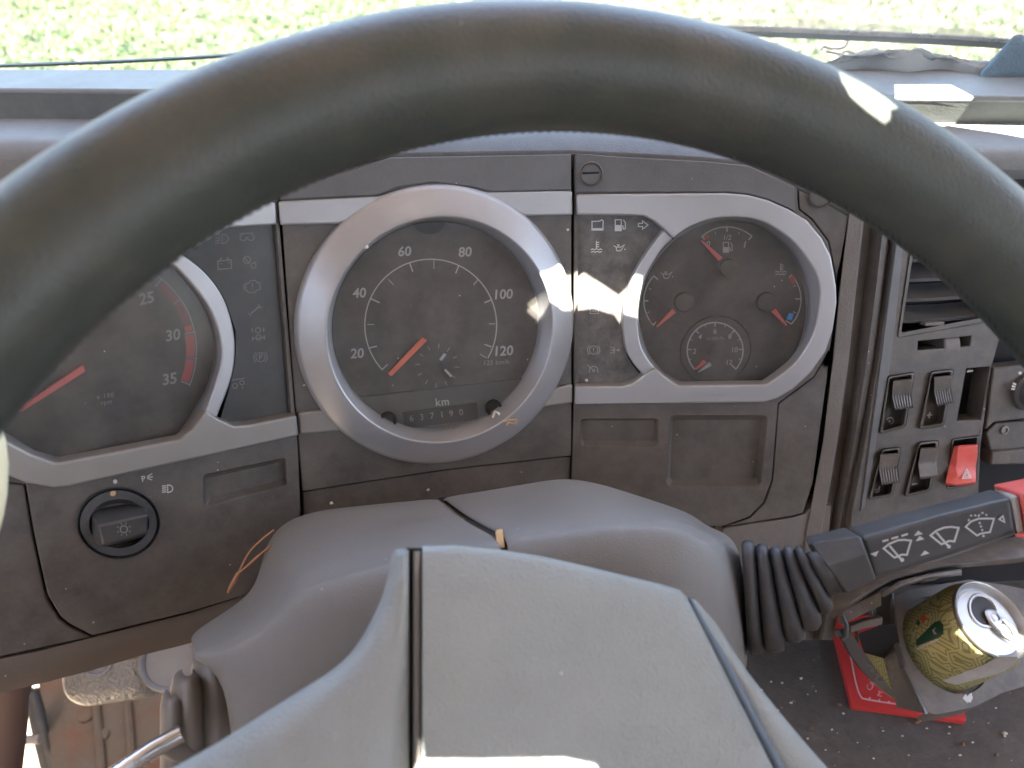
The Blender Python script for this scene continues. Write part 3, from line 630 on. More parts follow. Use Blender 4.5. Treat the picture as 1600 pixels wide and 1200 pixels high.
# ------------------------------------------------------------------ speedometer (centre dial)
SP = thing('speedometer', 'centre dial in a wide round silver ring, with km/h scale, small clock and odometer', 'gauge', PC.pt(684, 508))
cc0 = PC.pt(688, 515, .0)
g = G(); ro = .0842; rc = .0675
g.lathe(cc0, PC.n, [(ro + .0006, -.004), (ro, .0030), (ro - .0012, .0050), (ro - .003, .0064), (rc + .0022, .0118), (rc + .0010, .0123), (rc, .0126), (rc - .0008, .0121), (.0632, -.003), (.0630, -.010)], 128)
g.build('bezel_ring', M['silver'], SP, smooth=24)
hf = -.004
g = G(); g.lathe(cc0 + PC.n * (hf - .0002), PC.n, [(.065, -.002), (.065, 0), (0, 0)], 96); g.build('dial_face', M['face'], SP)
k = Ink(PC, hf)
k.line(ell(673, 508, 103, n=70, a0=137.5, a1=390), 1.9)
for a, b, wd in (((577,543.6),(589,541),2),((574,507),(584.5,507),1.1),((579,466.5),(593,473),2),((607,436.5),(615,445),1.1),((640,411),(645,424.5),2),((678,406),(678,420),1.1),((717,415),(712,427),2),((748,436),(740,445),1.3),((769,468),(757,473),2),((773.5,506),(764,506),1.2),((768,542),(757,538),2),((760,559),(750,553.5),1.2),((596.5,578),(606,569),1.8)):
    k.line([a, b], wd)
for s_, x, y in (('60',631.5,392.5),('80',726,393.5),('40',561,457.5),('100',785,459.6),('20',557.5,552),('120',785.5,548)): k.text(s_, x, y, 14.5, -3, .12, .022)
k.build('markings', M['ink'], SP)
k = Ink(PC, hf); k.text('125 km/h', 775, 566, 7.5, -3, .1, .0); k.build('unit_text', M['ink2'], SP)
k = Ink(PC, hf)
for i in range(12):
    a = R_(i * 30 + 4); c, s_ = math.cos(a), math.sin(a); q = 8 if i % 3 == 0 else 7
    k.line([(683.5 + 27 * c, 571.5 + 27 * s_), (683.5 + (27 + q) * c, 571.5 + (27 + q) * s_)], 1.3)
k.build('clock_ticks', M['ink2'], SP)
g = G(); g.prism(PC, [(693.5,551.5),(697.5,554),(690,564),(686,561.5)], hf + .002, hf + .001); g.prism(PC, [(694,579),(696.5,576.5),(707,587),(704.5,589.8)], hf + .002, hf + .001); g.build('clock_hands', M['ink'], SP)
g = G(); g.prism(PC, [(660,527),(668,532),(612,588.5),(606,584)], hf + .0035, hf + .0022); g.build('needle', M['needle2'], SP, bevel=.0004)
k = Ink(PC, hf); k.poly(ell(671, 349, 24, 17, 24)); k.build('face_notch', M['gap'], SP)
# odometer step
od = PC
g = G(); g.prism(PC, [(545,622.5),(822,590.5),(800,640),(760,668),(680,684),(600,672),(560,645)], hf + .0012, hf - .001); g.build('odometer_plate', M['iconface'], SP, bevel=.0004)
g = G(); g.prism(PC, [(629,644),(745,629),(748,655),(632,670)], hf + .0016, hf + .0008); g.build('odometer_window', M['gap'], SP)
k = Ink(PC, hf + .0018); k.text('km', 691, 627.5, 11.5, -5, .0, .012, space=1.15); k.build('unit_text', M['ink'], SP)
k = Ink(PC, hf + .0018)
for s_, x, y in (('6',643,653.5),('3',659,651.5),('7',675,649.5),('1',690.5,647.6),('9',705,646),('0',720.5,644)): k.text(s_, x, y, 9.5, -7)
k.build('odometer_digits', M['ink2'], SP)
for x, y, nm in ((606, 655, 'lock_screw'), (770, 636, 'lock_screw')):
    g = G(); g.lathe(PC.pt(x, y, hf + .001), PC.n, [(.0052, 0), (.0052, .003), (.0040, .0035), (.0036, .0015), (0, .0015)], 28); g.build(nm, M['gap'], SP)
g = G(); g.lathe(cc0 + PC.n * (-.0005), PC.n, [(.0631, 0), (0, 0)], 96); g.build('lens', M['lens'], SP, smooth=180)
# ------------------------------------------------------------------ combined gauge (right dial)
CG = thing('combined_gauge', 'right dial with fuel, oil, temperature and small round pressure scales', 'gauge', PR.pt(1130, 470))
g = G(); g.prism(PR, [inset(SR_face, -6)], -.0095, -.012); g.build('dial_face', M['face'], CG)
hr = -.0093
k = Ink(PR, hr)
k.line([(1101,374.5)] + ell(1136, 412, 58, 57.5, 20, -132, -48) + [(1169.5,375)], 1.9)
for a, b, wd in (((1117,362),(1118.5,366.5),1.1),((1136,355),(1136,362),2.2),((1155.5,362),(1154,366.5),1.1)): k.line([a, b], wd)
k.text('1/2', 1135.5, 371, 8, 0, .2, .005, .9); k.text('0', 1106, 381, 8.5, 0, .2, .01); k.text('1', 1163, 382, 10, 0, .2, .015); k.pump(1136.5, 386, 8, 1.4)
k.build('fuel_scale', M['ink'], CG); k = Ink(PR, hr)
k.line([(1028,437)] + ell(1062, 470, 56, 56, 20, 224, 137) + [(1025,503)], 1.9)
for a, b, wd in (((1014,451),(1018,452),1.1),((1006,470),(1013,470),2.2),((1011,489),(1015,487),1.1)): k.line([a, b], wd)
k.oil(1041, 429, 9.5, 1.3)
k.build('oil_scale', M['ink'], CG); k = Ink(PR, hr)
k.line([(1233,434)] + ell(1196, 468, 55.5, 56, 20, -43, 43) + [(1227.5,501)], 1.9)
k.line([(1251,467),(1242.6,467)], 2.2); k.line([(1244,446),(1239,447.5)], 1.1); k.line([(1244,489),(1239,487)], 1.1)
k.thermo(1220, 421, 9.5, 1.4)
k.build('temperature_scale', M['ink'], CG)
k = Ink(PR, hr); k.line([(1088.5,573)] + ell(1117.4, 547.5, 43.6, n=50, a0=137.5, a1=402) + [(1143,570)], 2.0)
for i in range(13):
    a = R_(138 + i * 22); c, s_ = math.cos(a), math.sin(a); q = 6 if i % 2 == 0 else 4
    k.line([(1117.4 + 43 * c, 547.5 + 43 * s_), (1117.4 + (43 - q) * c, 547.5 + (43 - q) * s_)], 1.8 if i % 2 == 0 else 1)
for s_, x, y in (('2',1085,548.7),('4',1093.5,526),('6',1116.8,517.5),('8',1140,525.4),('10',1147,546.5),('12',1138.5,566)): k.text(s_, x, y, 7.6, 0, .15, .008)
k.build('pressure_scale', M['ink'], CG)
k = Ink(PR, hr); k.text('x100kPa', 1118, 528.5, 5.2, 0, .15, .01, space=1.05); k.build('unit_text', M['ink2'], CG)
for poly, mt in (([(1100,369),(1105,366.5),(1109,371),(1104,374)], 'redink'), ([(1015,500),(1021,496),(1024,501),(1018,505)], 'dkred'), ([(1233.5,434.5),(1239,431),(1244,441),(1238.5,445)], 'redink'), ([(1233,489),(1240,490),(1237,500),(1228.5,499)], 'blueink')):
    k = Ink(PR, hr + 1e-4); k.poly(poly); k.build('scale_block', M[mt], CG)
def hub(x, y, r):
    g = G(); g.lathe(PR.pt(x, y, hr), PR.n, [(r, 0), (r, .002), (r * .93, .0028), (0, .0028)], 36); g.build('pivot_cap', M['face'], CG, smooth=30)
hub(1137, 418, .0056); hub(1068, 471, .0062); hub(1196, 471, .0062); hub(1117, 549, .0050)
g = G(); g.lathe(PR.pt(1118, 548, hr - .0004), PR.n, [(.0235, 0), (.0228, .0012), (.0222, .0002)], 64); g.build('pressure_dial_rim', M['face'], CG)
for a, b, wa, wb, mt in (((1126.5,405.5),(1096.7,376.5),8.5,2.5,'needle'),((1053.4,485.5),(1026,511),8.5,2.5,'needle'),((1208.6,484.5),(1229.5,509),8.5,2.8,'needle'),((1102,564),(1087,577.5),8,3,'needle'),((1110.6,568.4),(1090.5,582),7,1.5,'ink')):
    d = Vector((b[0] - a[0], b[1] - a[1])).normalized(); n_ = (-d.y, d.x)
    g = G(); g.prism(PR, [(a[0]+n_[0]*wa/2, a[1]+n_[1]*wa/2), (b[0]+n_[0]*wb/2, b[1]+n_[1]*wb/2), (b[0]-n_[0]*wb/2, b[1]-n_[1]*wb/2), (a[0]-n_[0]*wa/2, a[1]-n_[1]*wa/2)], hr + .0032, hr + .0022)
    g.build('needle', M[mt], CG, bevel=.0003)
g = G(); g.prism(PR, [inset(SR_face, -3)], -.0035, -.004); g.build('lens', M['lens'], CG)
# right warning lights
WR = thing('warning_light_cluster', 'dark indicator field left of the combined dial, with pale warning symbols, dust and painted glare', 'warning lights', PR.pt(940, 470), 'warning light fields')
g = G(); g.prism(PR, [inset(iconR, -4)], -.004, -.006); g.build('indicator_field', M['iconface_glare'], WR)
def icr(fn, mt='ink2'): return icon(fn, WR, {'ink': 'bright', 'ink2': 'ink'}[mt], PR, -.0038)
icr(lambda k: (k.line([(925, 346), (937, 345.5), (940, 343.5), (942.5, 345), (942, 359.5), (925, 359.5)], 1.6, True), k.line([(926, 358), (941, 358)], 3)), 'ink')
icr(lambda k: k.pump(968.5, 351.5, 9, 1.5), 'ink')
icr(lambda k: k.line([(997.5, 349), (1004, 349), (1004, 345), (1012.5, 351.5), (1004, 358), (1004, 354), (997.5, 354)], 1.5, True), 'ink')
icr(lambda k: k.thermo(932, 386, 9.5, 1.4), 'ink'); icr(lambda k: k.oil(967, 386.5, 9, 1.3), 'ink')
icr(lambda k: (k.line([(922, 480), (922, 490), (935, 490), (935, 480)], 1.3), k.line([(924, 486), (933, 486)], 1.6), k.line([(925, 482), (932, 482)], 1)))
icr(lambda k: k.brakes(927.6, 547, 9.5, '!'))
icr(lambda k: (k.line([(953, 542), (959, 544), (959, 550), (953, 552)], 1.3), k.line([(960, 541), (960, 553)], 1.2), k.line([(954, 547), (966, 547)], 1.5), k.poly([(965, 544), (970, 547), (965, 550)])))
icr(lambda k: (k.ring(927.6, 579, 6.5, 1.4, -210, 30), k.ring(927.6, 579, 2, 1.2, n=12), k.line([(918, 570), (925, 577)], 1.3)))

# ------------------------------------------------------------------ headlight switch
HS = thing('headlight_switch', 'round dark headlight knob in the left lower dash panel, with lamp symbols', 'light switch', PL.pt(185, 817))
kc = PL.pt(185, 817.5, 0)
def EL(cx, cy, rx, ry, h, n=48): return [PL.pt(x, y, h) for x, y in ell(cx, cy, rx, ry, n)]
g = G(); g.loft([EL(185,817.5,66,57,.0005), EL(185,817.5,65,56,.0015), EL(185,817.5,63,54,.0004), EL(185,817.5,61,52,-.003), EL(185,817.5,60,51,.0012), EL(186,818,47,38.5,.0012), EL(186,820,44,34,-.006)], closed=True)
g.build('switch_ring', M['stalk'], HS, smooth=35)
g = G(); v = EL(186,820,45,35,-.006); g.add(v, [list(range(len(v)))]); g.build('switch_well', M['fascia'], HS)
p = lambda x, y, h: PL.pt(x, y, h)
g = G(); fr = [(138,798),(232,784),(236,826),(230,836),(160,853),(142,838)]
top_ = [p(150,800,.006), p(229,785,.006), p(232,803,.010), p(152,822,.010)]
g.add([p(146,797,-.005), p(228,783,-.005), p(231,804,.011), p(153,822,.011), p(230,832,.009), p(160,852,.009), p(231,838,-.005), p(158,858,-.005), p(140,800,-.005), p(139,843,-.005)],
      [[0, 1, 2, 3], [3, 2, 4, 5], [5, 4, 6, 7], [1, 6, 4, 2], [0, 3, 8], [3, 5, 9, 8], [5, 7, 9]])
g.build('knob', M['stalk'], HS, bevel=.0012, seg=3)
KP = Pl(a=None, o=p(153,822,.0112), n=(p(230,832,.009) - p(153,822,.011)).cross(p(160,852,.009) - p(153,822,.011)))
k = Ink(KP, .0004); k.ring(193.5, 827, 5.5, 1.6, n=20)
for i in range(8):
    a = R_(i * 45 + 20); k.line([(193.5 + 8.5 * math.cos(a), 827 + 8 * math.sin(a)), (193.5 + 11.5 * math.cos(a), 827 + 11 * math.sin(a))], 1.3)
k.build('lamp_symbol', M['ink'], HS)
g = G(); g.lathe(PL.pt(176.5, 771, .0012), PL.n, [(.0015, 0), (.0013, .0006), (0, .0008)], 14); g.build('pointer_dot', M['husk'], HS)
k = Ink(PL, .0003); k.poly(ell(180, 752.5, 3.4, n=14)); k.text('P', 224, 748, 9, -10, 0, .01)
for dx, dy in ((8, -5), (9, 0), (8, 5)): k.line([(230, 746 + dy * .3), (230 + dx, 745 + dy)], 1.4)
k.lamp(262, 763.5, 8, 1.6); k.build('position_symbols', M['bright'], HS)

# ------------------------------------------------------------------ steering column cover
CC = thing('column_cover', 'grey two piece steering column cover behind the wheel hub', 'column cover', P(780, 950, .40))
def sheet(rows, name, mt, par, sub=2, solid=.003, smooth=180, **k):
    L3 = lambda A, B, t: [tuple(a_ + (b_ - a_) * t for a_, b_ in zip(p_, q_)) for p_, q_ in zip(A, B)]
    rows = [rows[0], L3(rows[0], rows[1], .85), rows[1], L3(rows[1], rows[2], .18), rows[2], L3(rows[2], rows[3], .78), rows[3], L3(rows[3], rows[4], .6)] + rows[4:]
    g = G(); g.loft([[P(*q) for q in r] for r in rows]); return g.build(name, mt, par, smooth=smooth, sub=sub, solid=solid, **k)
back = [(296,1000,.385),(303,984,.39),(350,956,.398),(392,926,.405),(404,895,.413),(414,850,.425),(436,818,.433),(480,797,.438),(560,788,.441),(630,782,.443),(686,776,.444)]
low0 = [(x + (10 if x < 480 else 0), y + 40, z + .02) for x, y, z in back]
mid = [(298,1008,.366),(318,996,.368),(366,968,.372),(405,938,.378),(424,905,.386),(440,868,.395),(470,848,.402),(510,838,.405),(580,828,.407),(650,818,.409),(722,806,.410)]
cre = [(300,1018,.352),(338,1008,.350),(386,984,.350),(424,950,.352),(448,922,.354),(472,906,.356),(505,895,.358),(545,884,.359),(610,867,.361),(690,850,.363),(774,833,.365)]
fr1 = [(300,1030,.349),(340,1024,.343),(390,1004,.342),(428,972,.342),(455,944,.343),(480,926,.344),(515,912,.345),(555,899,.346),(620,882,.348),(700,865,.350),(786,850,.352)]
fr2 = [(352,1060,.345),(362,1062,.340),(400,1060,.338),(440,1040,.337),(470,1020,.337),(500,1000,.337),(535,985,.337),(575,970,.338),(640,955,.339),(720,945,.341),(800,945,.343)]
fr3 = [(360,1200,.340),(372,1205,.336),(410,1210,.334),(450,1215,.333),(480,1215,.333),(510,1215,.333),(545,1215,.333),(585,1215,.333),(650,1215,.334),(730,1215,.336),(800,1215,.338)]
sheet([low0, back, mid, cre, fr1, fr2, fr3], 'cover_half', M['cover'], CC)
back = [(690,775,.444),(740,768,.445),(800,758,.447),(850,749,.448),(890,745,.448),(940,754,.446),(1010,778,.441),(1080,800,.434),(1104,822,.426),(1128,829,.420),(1150,846,.412),(1160,880,.405),(1168,960,.40),(1169,1048,.397)]
low0 = [(x, y + 40, z + .02) if x < 1150 else (x - 4, y + 15, z + .03) for x, y, z in back]
mid = [(728,804,.411),(770,798,.411),(820,790,.411),(866,783,.411),(905,778,.411),(952,780,.410),(1015,792,.408),(1074,806,.405),(1098,826,.402),(1122,834,.400),(1143,850,.396),(1154,884,.392),(1164,962,.388),(1168,1050,.386)]
cre = [(783,832,.366),(815,826,.366),(860,820,.366),(900,815,.366),(935,811,.366),(975,808,.366),(1025,809,.367),(1068,813,.368),(1090,828,.370),(1113,839,.372),(1133,856,.374),(1146,890,.375),(1160,965,.376),(1167,1052,.377)]
fr1 = [(792,850,.353),(822,844,.353),(865,838,.353),(903,833,.353),(938,829,.353),(977,826,.353),(1022,827,.354),(1058,831,.355),(1080,841,.357),(1101,852,.359),(1120,870,.361),(1138,900,.363),(1156,970,.366),(1166,1055,.368)]
fr2 = [(800,945,.344),(830,940,.344),(870,938,.344),(910,936,.344),(945,936,.344),(982,938,.344),(1020,940,.345),(1050,945,.346),(1070,950,.347),(1088,958,.348),(1104,966,.350),(1122,980,.352),(1145,1015,.356),(1162,1062,.360)]
fr3 = [(x, 1230, z - .004) for x, y, z in fr2]
sheet([low0, back, mid, cre, fr1, fr2, fr3], 'cover_half', M['cover'], CC)
g = G(); g.loft([[P(x, y, z) for x, y, z in r] for r in ([(684,778,.452),(722,808,.416),(770,834,.372),(784,852,.360),(796,945,.352)], [(696,776,.452),(736,803,.416),(790,830,.372),(798,850,.360),(806,945,.352)])]); g.build('cover_gap', M['gap'], CC)
g = G(); q = [(774,832,.362),(785,830,.362),(789,856,.357),(777,857,.357)]; a = [P(*v) for v in q]; g.add(a + [v + FW * .006 for v in a], [[0, 1, 2, 3]] + [[i, (i + 1) % 4, (i + 1) % 4 + 4, i + 4] for i in range(4)]); g.build('cover_clip', M['husk'], CC, bevel=.0005)
# ------------------------------------------------------------------ console (right): panel with openings
VENT = rrect([(1424,385),(1590,372),(1560,499),(1403,527)], 4)
VIS = [(1435,533),(1518,525),(1516,541),(1434,548)]
SW = {  # bezel, rocker top-left, top-right, waist-right, bottom-right, bottom-left, waist-left
 'a': ([(1388,588),(1429,581.5),(1414,667),(1374,678)], [(1396,595),(1425,592),(1424,616),(1427,637),(1399,640),(1394,619)]),
 'b': ([(1455,580.6),(1490,577),(1474,665),(1436,671)], [(1460,589),(1488,586),(1486,608),(1490,629),(1465,634),(1460,612)]),
 'c': ([(1378,702),(1408,699),(1394,774),(1357,781)], [(1376,710),(1405,708),(1403,730),(1406,753),(1378,757),(1374,733)]),
 'd': ([(1436,691),(1467,688.5),(1453,767),(1413,776)], [(1439,700.5),(1466,698.5),(1463,722),(1465,745),(1438,748),(1435,725)]),
}
SLOT = [(1511,576),(1547,573),(1533,655.6),(1496,657.5)]
HZ = [(1488,686),(1530,681),(1524,757),(1480,764)]
g = G(); g.prism(PK, [[(1409,300),(1700,300),(1700,478),(1570,500),(1549,575),(1532,700),(1528,800),(1534,880),(1325,900),(1331,800),(1352,690),(1373,565),(1398,396)], VENT[::-1], VIS[::-1], SLOT[::-1], rrect(HZ, 2)[::-1]]
   + [rrect(v[0], 5)[::-1] for v in SW.values()], 0, -.014); g.build('console_panel', M['console'], D, bevel=.0006)
g = G(); g.prism(PK, [[(1300,280),(1760,280),(1760,900),(1300,920)]], -.026, -.03); g.build('backing', M['gap'], D)
g = G(); g.prism(PK, [(1411,300),(1420,300),(1393,560),(1352,790),(1345,800),(1372,600)], .0012, -.002); g.build('console_edge_strip', M['fascia2'], D, bevel=.0004)
g = G()
for pts in ([(1553,575),(1700,560),(1700,660),(1665,648),(1553,660),(1541,672)],): g.prism(PK, [pts], -.002, -.014)
g.prism(PK, [(1541,676),(1556,661),(1700,648),(1700,700),(1548,704)], -.006, -.014)
g.prism(PK, [(1551,706),(1700,694),(1700,722),(1548,727)], -.002, -.014)
g.build('console_side_panel', M['console'], D, bevel=.001)
g = G(); g.lathe(PK.pt(1569, 672, -.0055), PK.n, [(.0032, 0), (.003, .001), (.0018, .0012), (.0016, .0002), (0, .0002)], 16); g.build('screw', M['disc'], D)
g = G(); g.lathe(PK.pt(1607, 610, -.002), PK.n, [(.0135, 0), (.0135, .003), (.011, .004), (.010, .011), (.009, .012), (0, .012)], 32)
t = thing('rotary_knob', 'black round knob with white marks, cut by the right edge beside the empty switch slot', 'knob', PK.pt(1607, 610)); g.build('dial', M['stalk'], t, smooth=35)
k = Ink(PK, .0022)
for a in (-185, -195, -205): k.line([(1607 + 21 * math.cos(R_(a)), 610 - 21 * math.sin(R_(a)) ), (1607 + 27 * math.cos(R_(a)), 610 - 27 * math.sin(R_(a)))], 3)
k.poly(ell(1594, 583, 2.6, n=10)); k.build('marks', M['bright'], t)
# vent
t = thing('air_vent', 'dark louvred air vent with curved slats, partly hidden by the wheel rim', 'air vent', PK.pt(1470, 470))
g = G(); a = rrect([(1424,385),(1590,372),(1560,499),(1403,527)], 4); b = rrect([(1428,390),(1586,378),(1553,493),(1408,520)], 4)
g.loft([[PK.pt(x, y, .0008) for x, y in a], [PK.pt(x, y, .0008) for x, y in b], [PK.pt(x, y, -.020) for x, y in b]], closed=True); g.build('vent_frame', M['console'], t, smooth=30)
g = G(); g.prism(PK, [[(1400,360),(1600,350),(1600,530),(1400,540)]], -.023, -.0245); g.build('vent_back', M['gap'], t)
for y in (404, 435, 466, 499):
    g = G(); r1_, r2_, r3_ = [], [], []
    for i in range(9):
        x = 1404 + 170 * i / 8; yy = y - 14 * (i / 8) ** 1.8 + 1
        r1_.append(PK.pt(x, yy, -.004 - .003 * abs(i - 4) / 4)); r2_.append(PK.pt(x, yy + 5, -.0045 - .003 * abs(i - 4) / 4)); r3_.append(PK.pt(x, yy - 23, -.019))
    g.loft([r3_, r1_, r2_, [p + PK.n * -.001 for p in r2_], [p - PK.v * .001 for p in r3_]]); g.build('slat', M['stalk'], t, smooth=60)
g = G(); g.box(PK.pt(1456, 505, -.003), PK.u * .007, PK.v * .0012, PK.n * .003); g.build('slat_tab', M['rocker'], t, bevel=.0005)
g = G(); g.lathe(PK.pt(1466, 539, -.013) - PK.u * .006, PK.u, [(0, 0), (.0125, 0), (.0133, .001), (.0133, .011), (.0125, .012), (0, .012)], 48); g.build('thumb_wheel', M['rocker'], t, smooth=30)
# rocker switches: one builder, one thing each
LAB = {'a': 'dusty black rocker switch with a dim dial symbol, upper left of the group', 'b': 'dusty black rocker switch with a white plus sign beneath its ribbed rocker',
       'c': 'dusty black rocker switch with a small white axle symbol, lowest left beside the dash pillar', 'd': 'dusty black rocker switch with a short white bar beneath its smooth rocker'}
def rocker(key):
    bz, rk = SW[key]; c = (sum(p_[0] for p_ in bz) / 4, sum(p_[1] for p_ in bz) / 4)
    t = thing('rocker_switch', LAB[key], 'switch', PK.pt(*c), 'rocker switches on the console')
    A = rrect(bz, 5); B = rrect([(x + (c[0] - x) * .16, y + (c[1] - y) * .08) for x, y in bz], 4); B2 = rrect([(x + (c[0] - x) * .26, y + (c[1] - y) * .14) for x, y in bz], 4)
    g = G(); g.loft([[PK.pt(x, y, -.001) for x, y in A], [PK.pt(x, y, .0022) for x, y in inset(A, .6)], [PK.pt(x, y, .0026) for x, y in B], [PK.pt(x, y, -.006) for x, y in B2]], closed=True)
    v = [PK.pt(x, y, -.006) for x, y in B2]; g.add(v, [list(range(len(v)))]); g.build('bezel', M['console'], t, bevel=.0005, smooth=30)
    # rocker: loft of cross rows down its length, waist low and ends high
    tl, tr, wr, br, bl, wl = rk
    rows = []
    for u, h in ((-.04, -.006), (0, .0035), (.06, .0050), (.25, .0042), (.45, .0022), (.55, .0024), (.75, .0046), (.94, .0066), (1, .0058), (1.03, -.006)):
        f = lambda a_, b_, c_, u_: tuple(a_[i] + (b_[i] - a_[i]) * min(1, u_ * 2) if u_ < .5 else b_[i] + (c_[i] - b_[i]) * (u_ * 2 - 1) for i in (0, 1))
        l, r = f(tl, wl, bl, max(0, u)), f(tr, wr, br, max(0, u)); row = []
        n_ = 29; rib = key in ('a', 'b', 'c') and u > .5
        row.append(PK.pt(l[0] - .6, l[1], -.008))
        for i in range(n_):
            q = i / (n_ - 1); hh = h + (-.0006 if rib and (i // 2) % 2 else 0)
            if u < 0: l2, r2 = (l[0], l[1] - 1), (r[0], r[1] - 1)
            else: l2, r2 = l, r
            row.append(PK.pt(l2[0] + (r2[0] - l2[0]) * q, l2[1] + (r2[1] - l2[1]) * q, hh))
        row.append(PK.pt(r[0] + .6, r[1], -.008)); rows.append(row)
    g = G(); g.loft(rows); g.build('rocker', M['rocker'], t, smooth=45)
    k = Ink(PK, -.0055)
    if key == 'a': k.ring(1391, 657.5, 5, 1.3, -160, 90, 16); k.poly(ell(1390, 658.5, 1.6, n=8))
    if key == 'b': k.line([(1448.5, 649), (1456.5, 648)], 2.4); k.line([(1453, 644), (1451.5, 653.5)], 2.4)
    if key == 'c': k.line([(1366, 761), (1365, 771)], 1.6); k.line([(1374, 760), (1373, 770)], 1.6); k.line([(1366, 765), (1374, 764)], 1.2); k.poly([(1368, 767), (1371.5, 766.5), (1371, 771), (1368, 771)])
    if key == 'd': k.line([(1425, 757), (1433.5, 755.5)], 3)
    k.build('switch_symbol', M['bright'], t)
for key in SW: rocker(key)
t = thing('empty_switch_slot', 'empty black switch opening above the red hazard switch', 'switch slot', PK.pt(1521, 615))
g = G(); a = rrect(SLOT, 1.5); g.loft([[PK.pt(x, y, .0004) for x, y in a], [PK.pt(x, y, -.02) for x, y in a]], closed=True); g.build('slot_walls', M['gap'], t, smooth=30)
g = G(); g.tube([PK.pt(1530, 625, -.016), PK.pt(1528, 636, -.014), PK.pt(1524, 648, -.015)], [.0025, .0035, .002], 10); g.build('connector', M['fascia2'], t)
g = G(); g.prism(PK, [(1511,579),(1521,578),(1520,580.5),(1511,582)], -.001, -.004); g.build('clip_edge', M['greige'], t)
t = thing('hazard_switch', 'red hazard warning rocker switch with a white triangle', 'hazard switch', PK.pt(1505, 725))
g = G(); rows = []
for (lx, ly), (mx, my), (rx, ry), h in (((1492,697),(1498,696),(1526,694),.004), ((1491,699),(1497,699),(1527.5,697),.0065), ((1487,712),(1495.5,714),(1527,712),.0055), ((1483,727),(1494,730),(1524,729),.0040), ((1480,741),(1496,745),(1525,742),.0060), ((1477.5,754),(1496,757),(1524,753),.0085), ((1478,757),(1496,759.5),(1523.5,756),.007), ((1480,759),(1497,760),(1523,757),-.004)):
    rows.append([PK.pt(lx - 1, ly, -.006), PK.pt(lx, ly, h - .0035), PK.pt(mx, my, h), PK.pt(rx, ry, h), PK.pt(rx + .5, ry, -.006)])
g.loft(rows); g.build('rocker', M['hazard'], t, bevel=.0008, seg=2, smooth=50)
HP = Pl(a=None, o=PK.pt(1510, 742, .0063), n=(PK.pt(1525,742,.006) - PK.pt(1496,745,.006)).cross(PK.pt(1524,753,.0085) - PK.pt(1496,745,.006)))
k = Ink(HP, .0006); k.line([(1510.5, 732.5), (1517.5, 746.5), (1504, 747.5)], 1.5, True); k.line([(1510.6, 737.5), (1514, 744.3), (1507.5, 744.8)], 1.0, True); k.build('triangle_symbol', M['bright'], t)
g = G(); a = rrect(HZ, 2); b = rrect([(x + (1506 - x) * .12, y + (722 - y) * .06) for x, y in HZ], 2); g.loft([[PK.pt(x, y, -.001) for x, y in a], [PK.pt(x, y, .001) for x, y in inset(a, .5)], [PK.pt(x, y, .001) for x, y in b], [PK.pt(x, y, -.012) for x, y in b]], closed=True); g.build('bezel', M['console'], t, smooth=30)

# ------------------------------------------------------------------ engine cover / tunnel and dark footwell behind
ZT = 1.725
g = G(); pts = [(1090,1330),(1090,905),(1800,905),(1800,1330)]
nx, ny = 60, 50; Pz = [PZ(x, y, ZT) for x, y in pts]; V = []
for j in range(ny + 1):
    for i in range(nx + 1):
        a = Pz[0].lerp(Pz[3], i / nx); b = Pz[1].lerp(Pz[2], i / nx); p = a.lerp(b, j / ny); V.append(p + Vector((0, 0, .0018 * noise.noise(p * 22) + .0006 * noise.noise(p * 90))))
g.add(V, [[j * (nx + 1) + i, j * (nx + 1) + i + 1, (j + 1) * (nx + 1) + i + 1, (j + 1) * (nx + 1) + i] for j in range(ny) for i in range(nx)])
g.build('engine_cover', M['tunnel'], at=PZ(1350, 1150, ZT)); o = bpy.data.objects['engine_cover']; o['kind'] = 'structure'
g = G(); rows = []
yb = PZ(1450, 905, ZT).y - .004
rows = [[Vector((x, yb, ZT - .02)) for x in (.12, .3, .5, .9)], [Vector((x, yb, ZT + .09)) for x in (.12, .3, .5, .9)], [Vector((x, yb - .02, ZT + .2)) for x in (.12, .3, .5, .9)]]
g.loft(rows); g.build('footwell_wall', M['riser'], D)
g = G(); g.loft([[P(x, y, z) for x, y, z in r] for r in ([(1290,930,.52),(1340,905,.52),(1400,880,.52),(1480,862,.525),(1600,835,.535),(1750,800,.54)], [(1296,962,.50),(1345,930,.50),(1396,903,.50),(1470,884,.505),(1590,872,.52),(1750,850,.53)], [(1300,968,.51),(1345,938,.51),(1396,910,.51),(1470,890,.515),(1590,880,.53),(1750,860,.54)])])
g.build('console_lip', M['holder'], D, smooth=50, solid=.004)
# red booklet
ZB = ZT + .006
t = thing('booklet', 'bright red booklet with pale print under the cup holder', 'booklet', PZ(1400, 1060, ZT))
Q = [(1297,962),(1331,1103),(1510,1127),(1480,960)]
PBk = Pl(a=None, o=PZ(1350, 1050, ZB), n=Vector((0, 0, 1)))
g = G(); g.prism(PBk, [rrect(Q, 3)], 0, -.005); g.build('cover', M['red'], t, bevel=.0012, seg=3)
k = Ink(PBk, .0003); k.line([(1326,1012)] + cr([(1330,1030),(1337,1066),(1345,1088),(1356,1093),(1400,1100),(1440,1105)], 5, False), 2.2)
k.text('Calibr', 1362, 1063, 9.5, -73, 0, 0, .95); k.text('M', 1375, 1084, 8, -73); 
for x, y in ((1359, 1092), (1374, 1095), (1389, 1098)): k.poly(ell(x, y - 1.5, 1.5, n=8))
k.build('print', M['pinkink'], t)

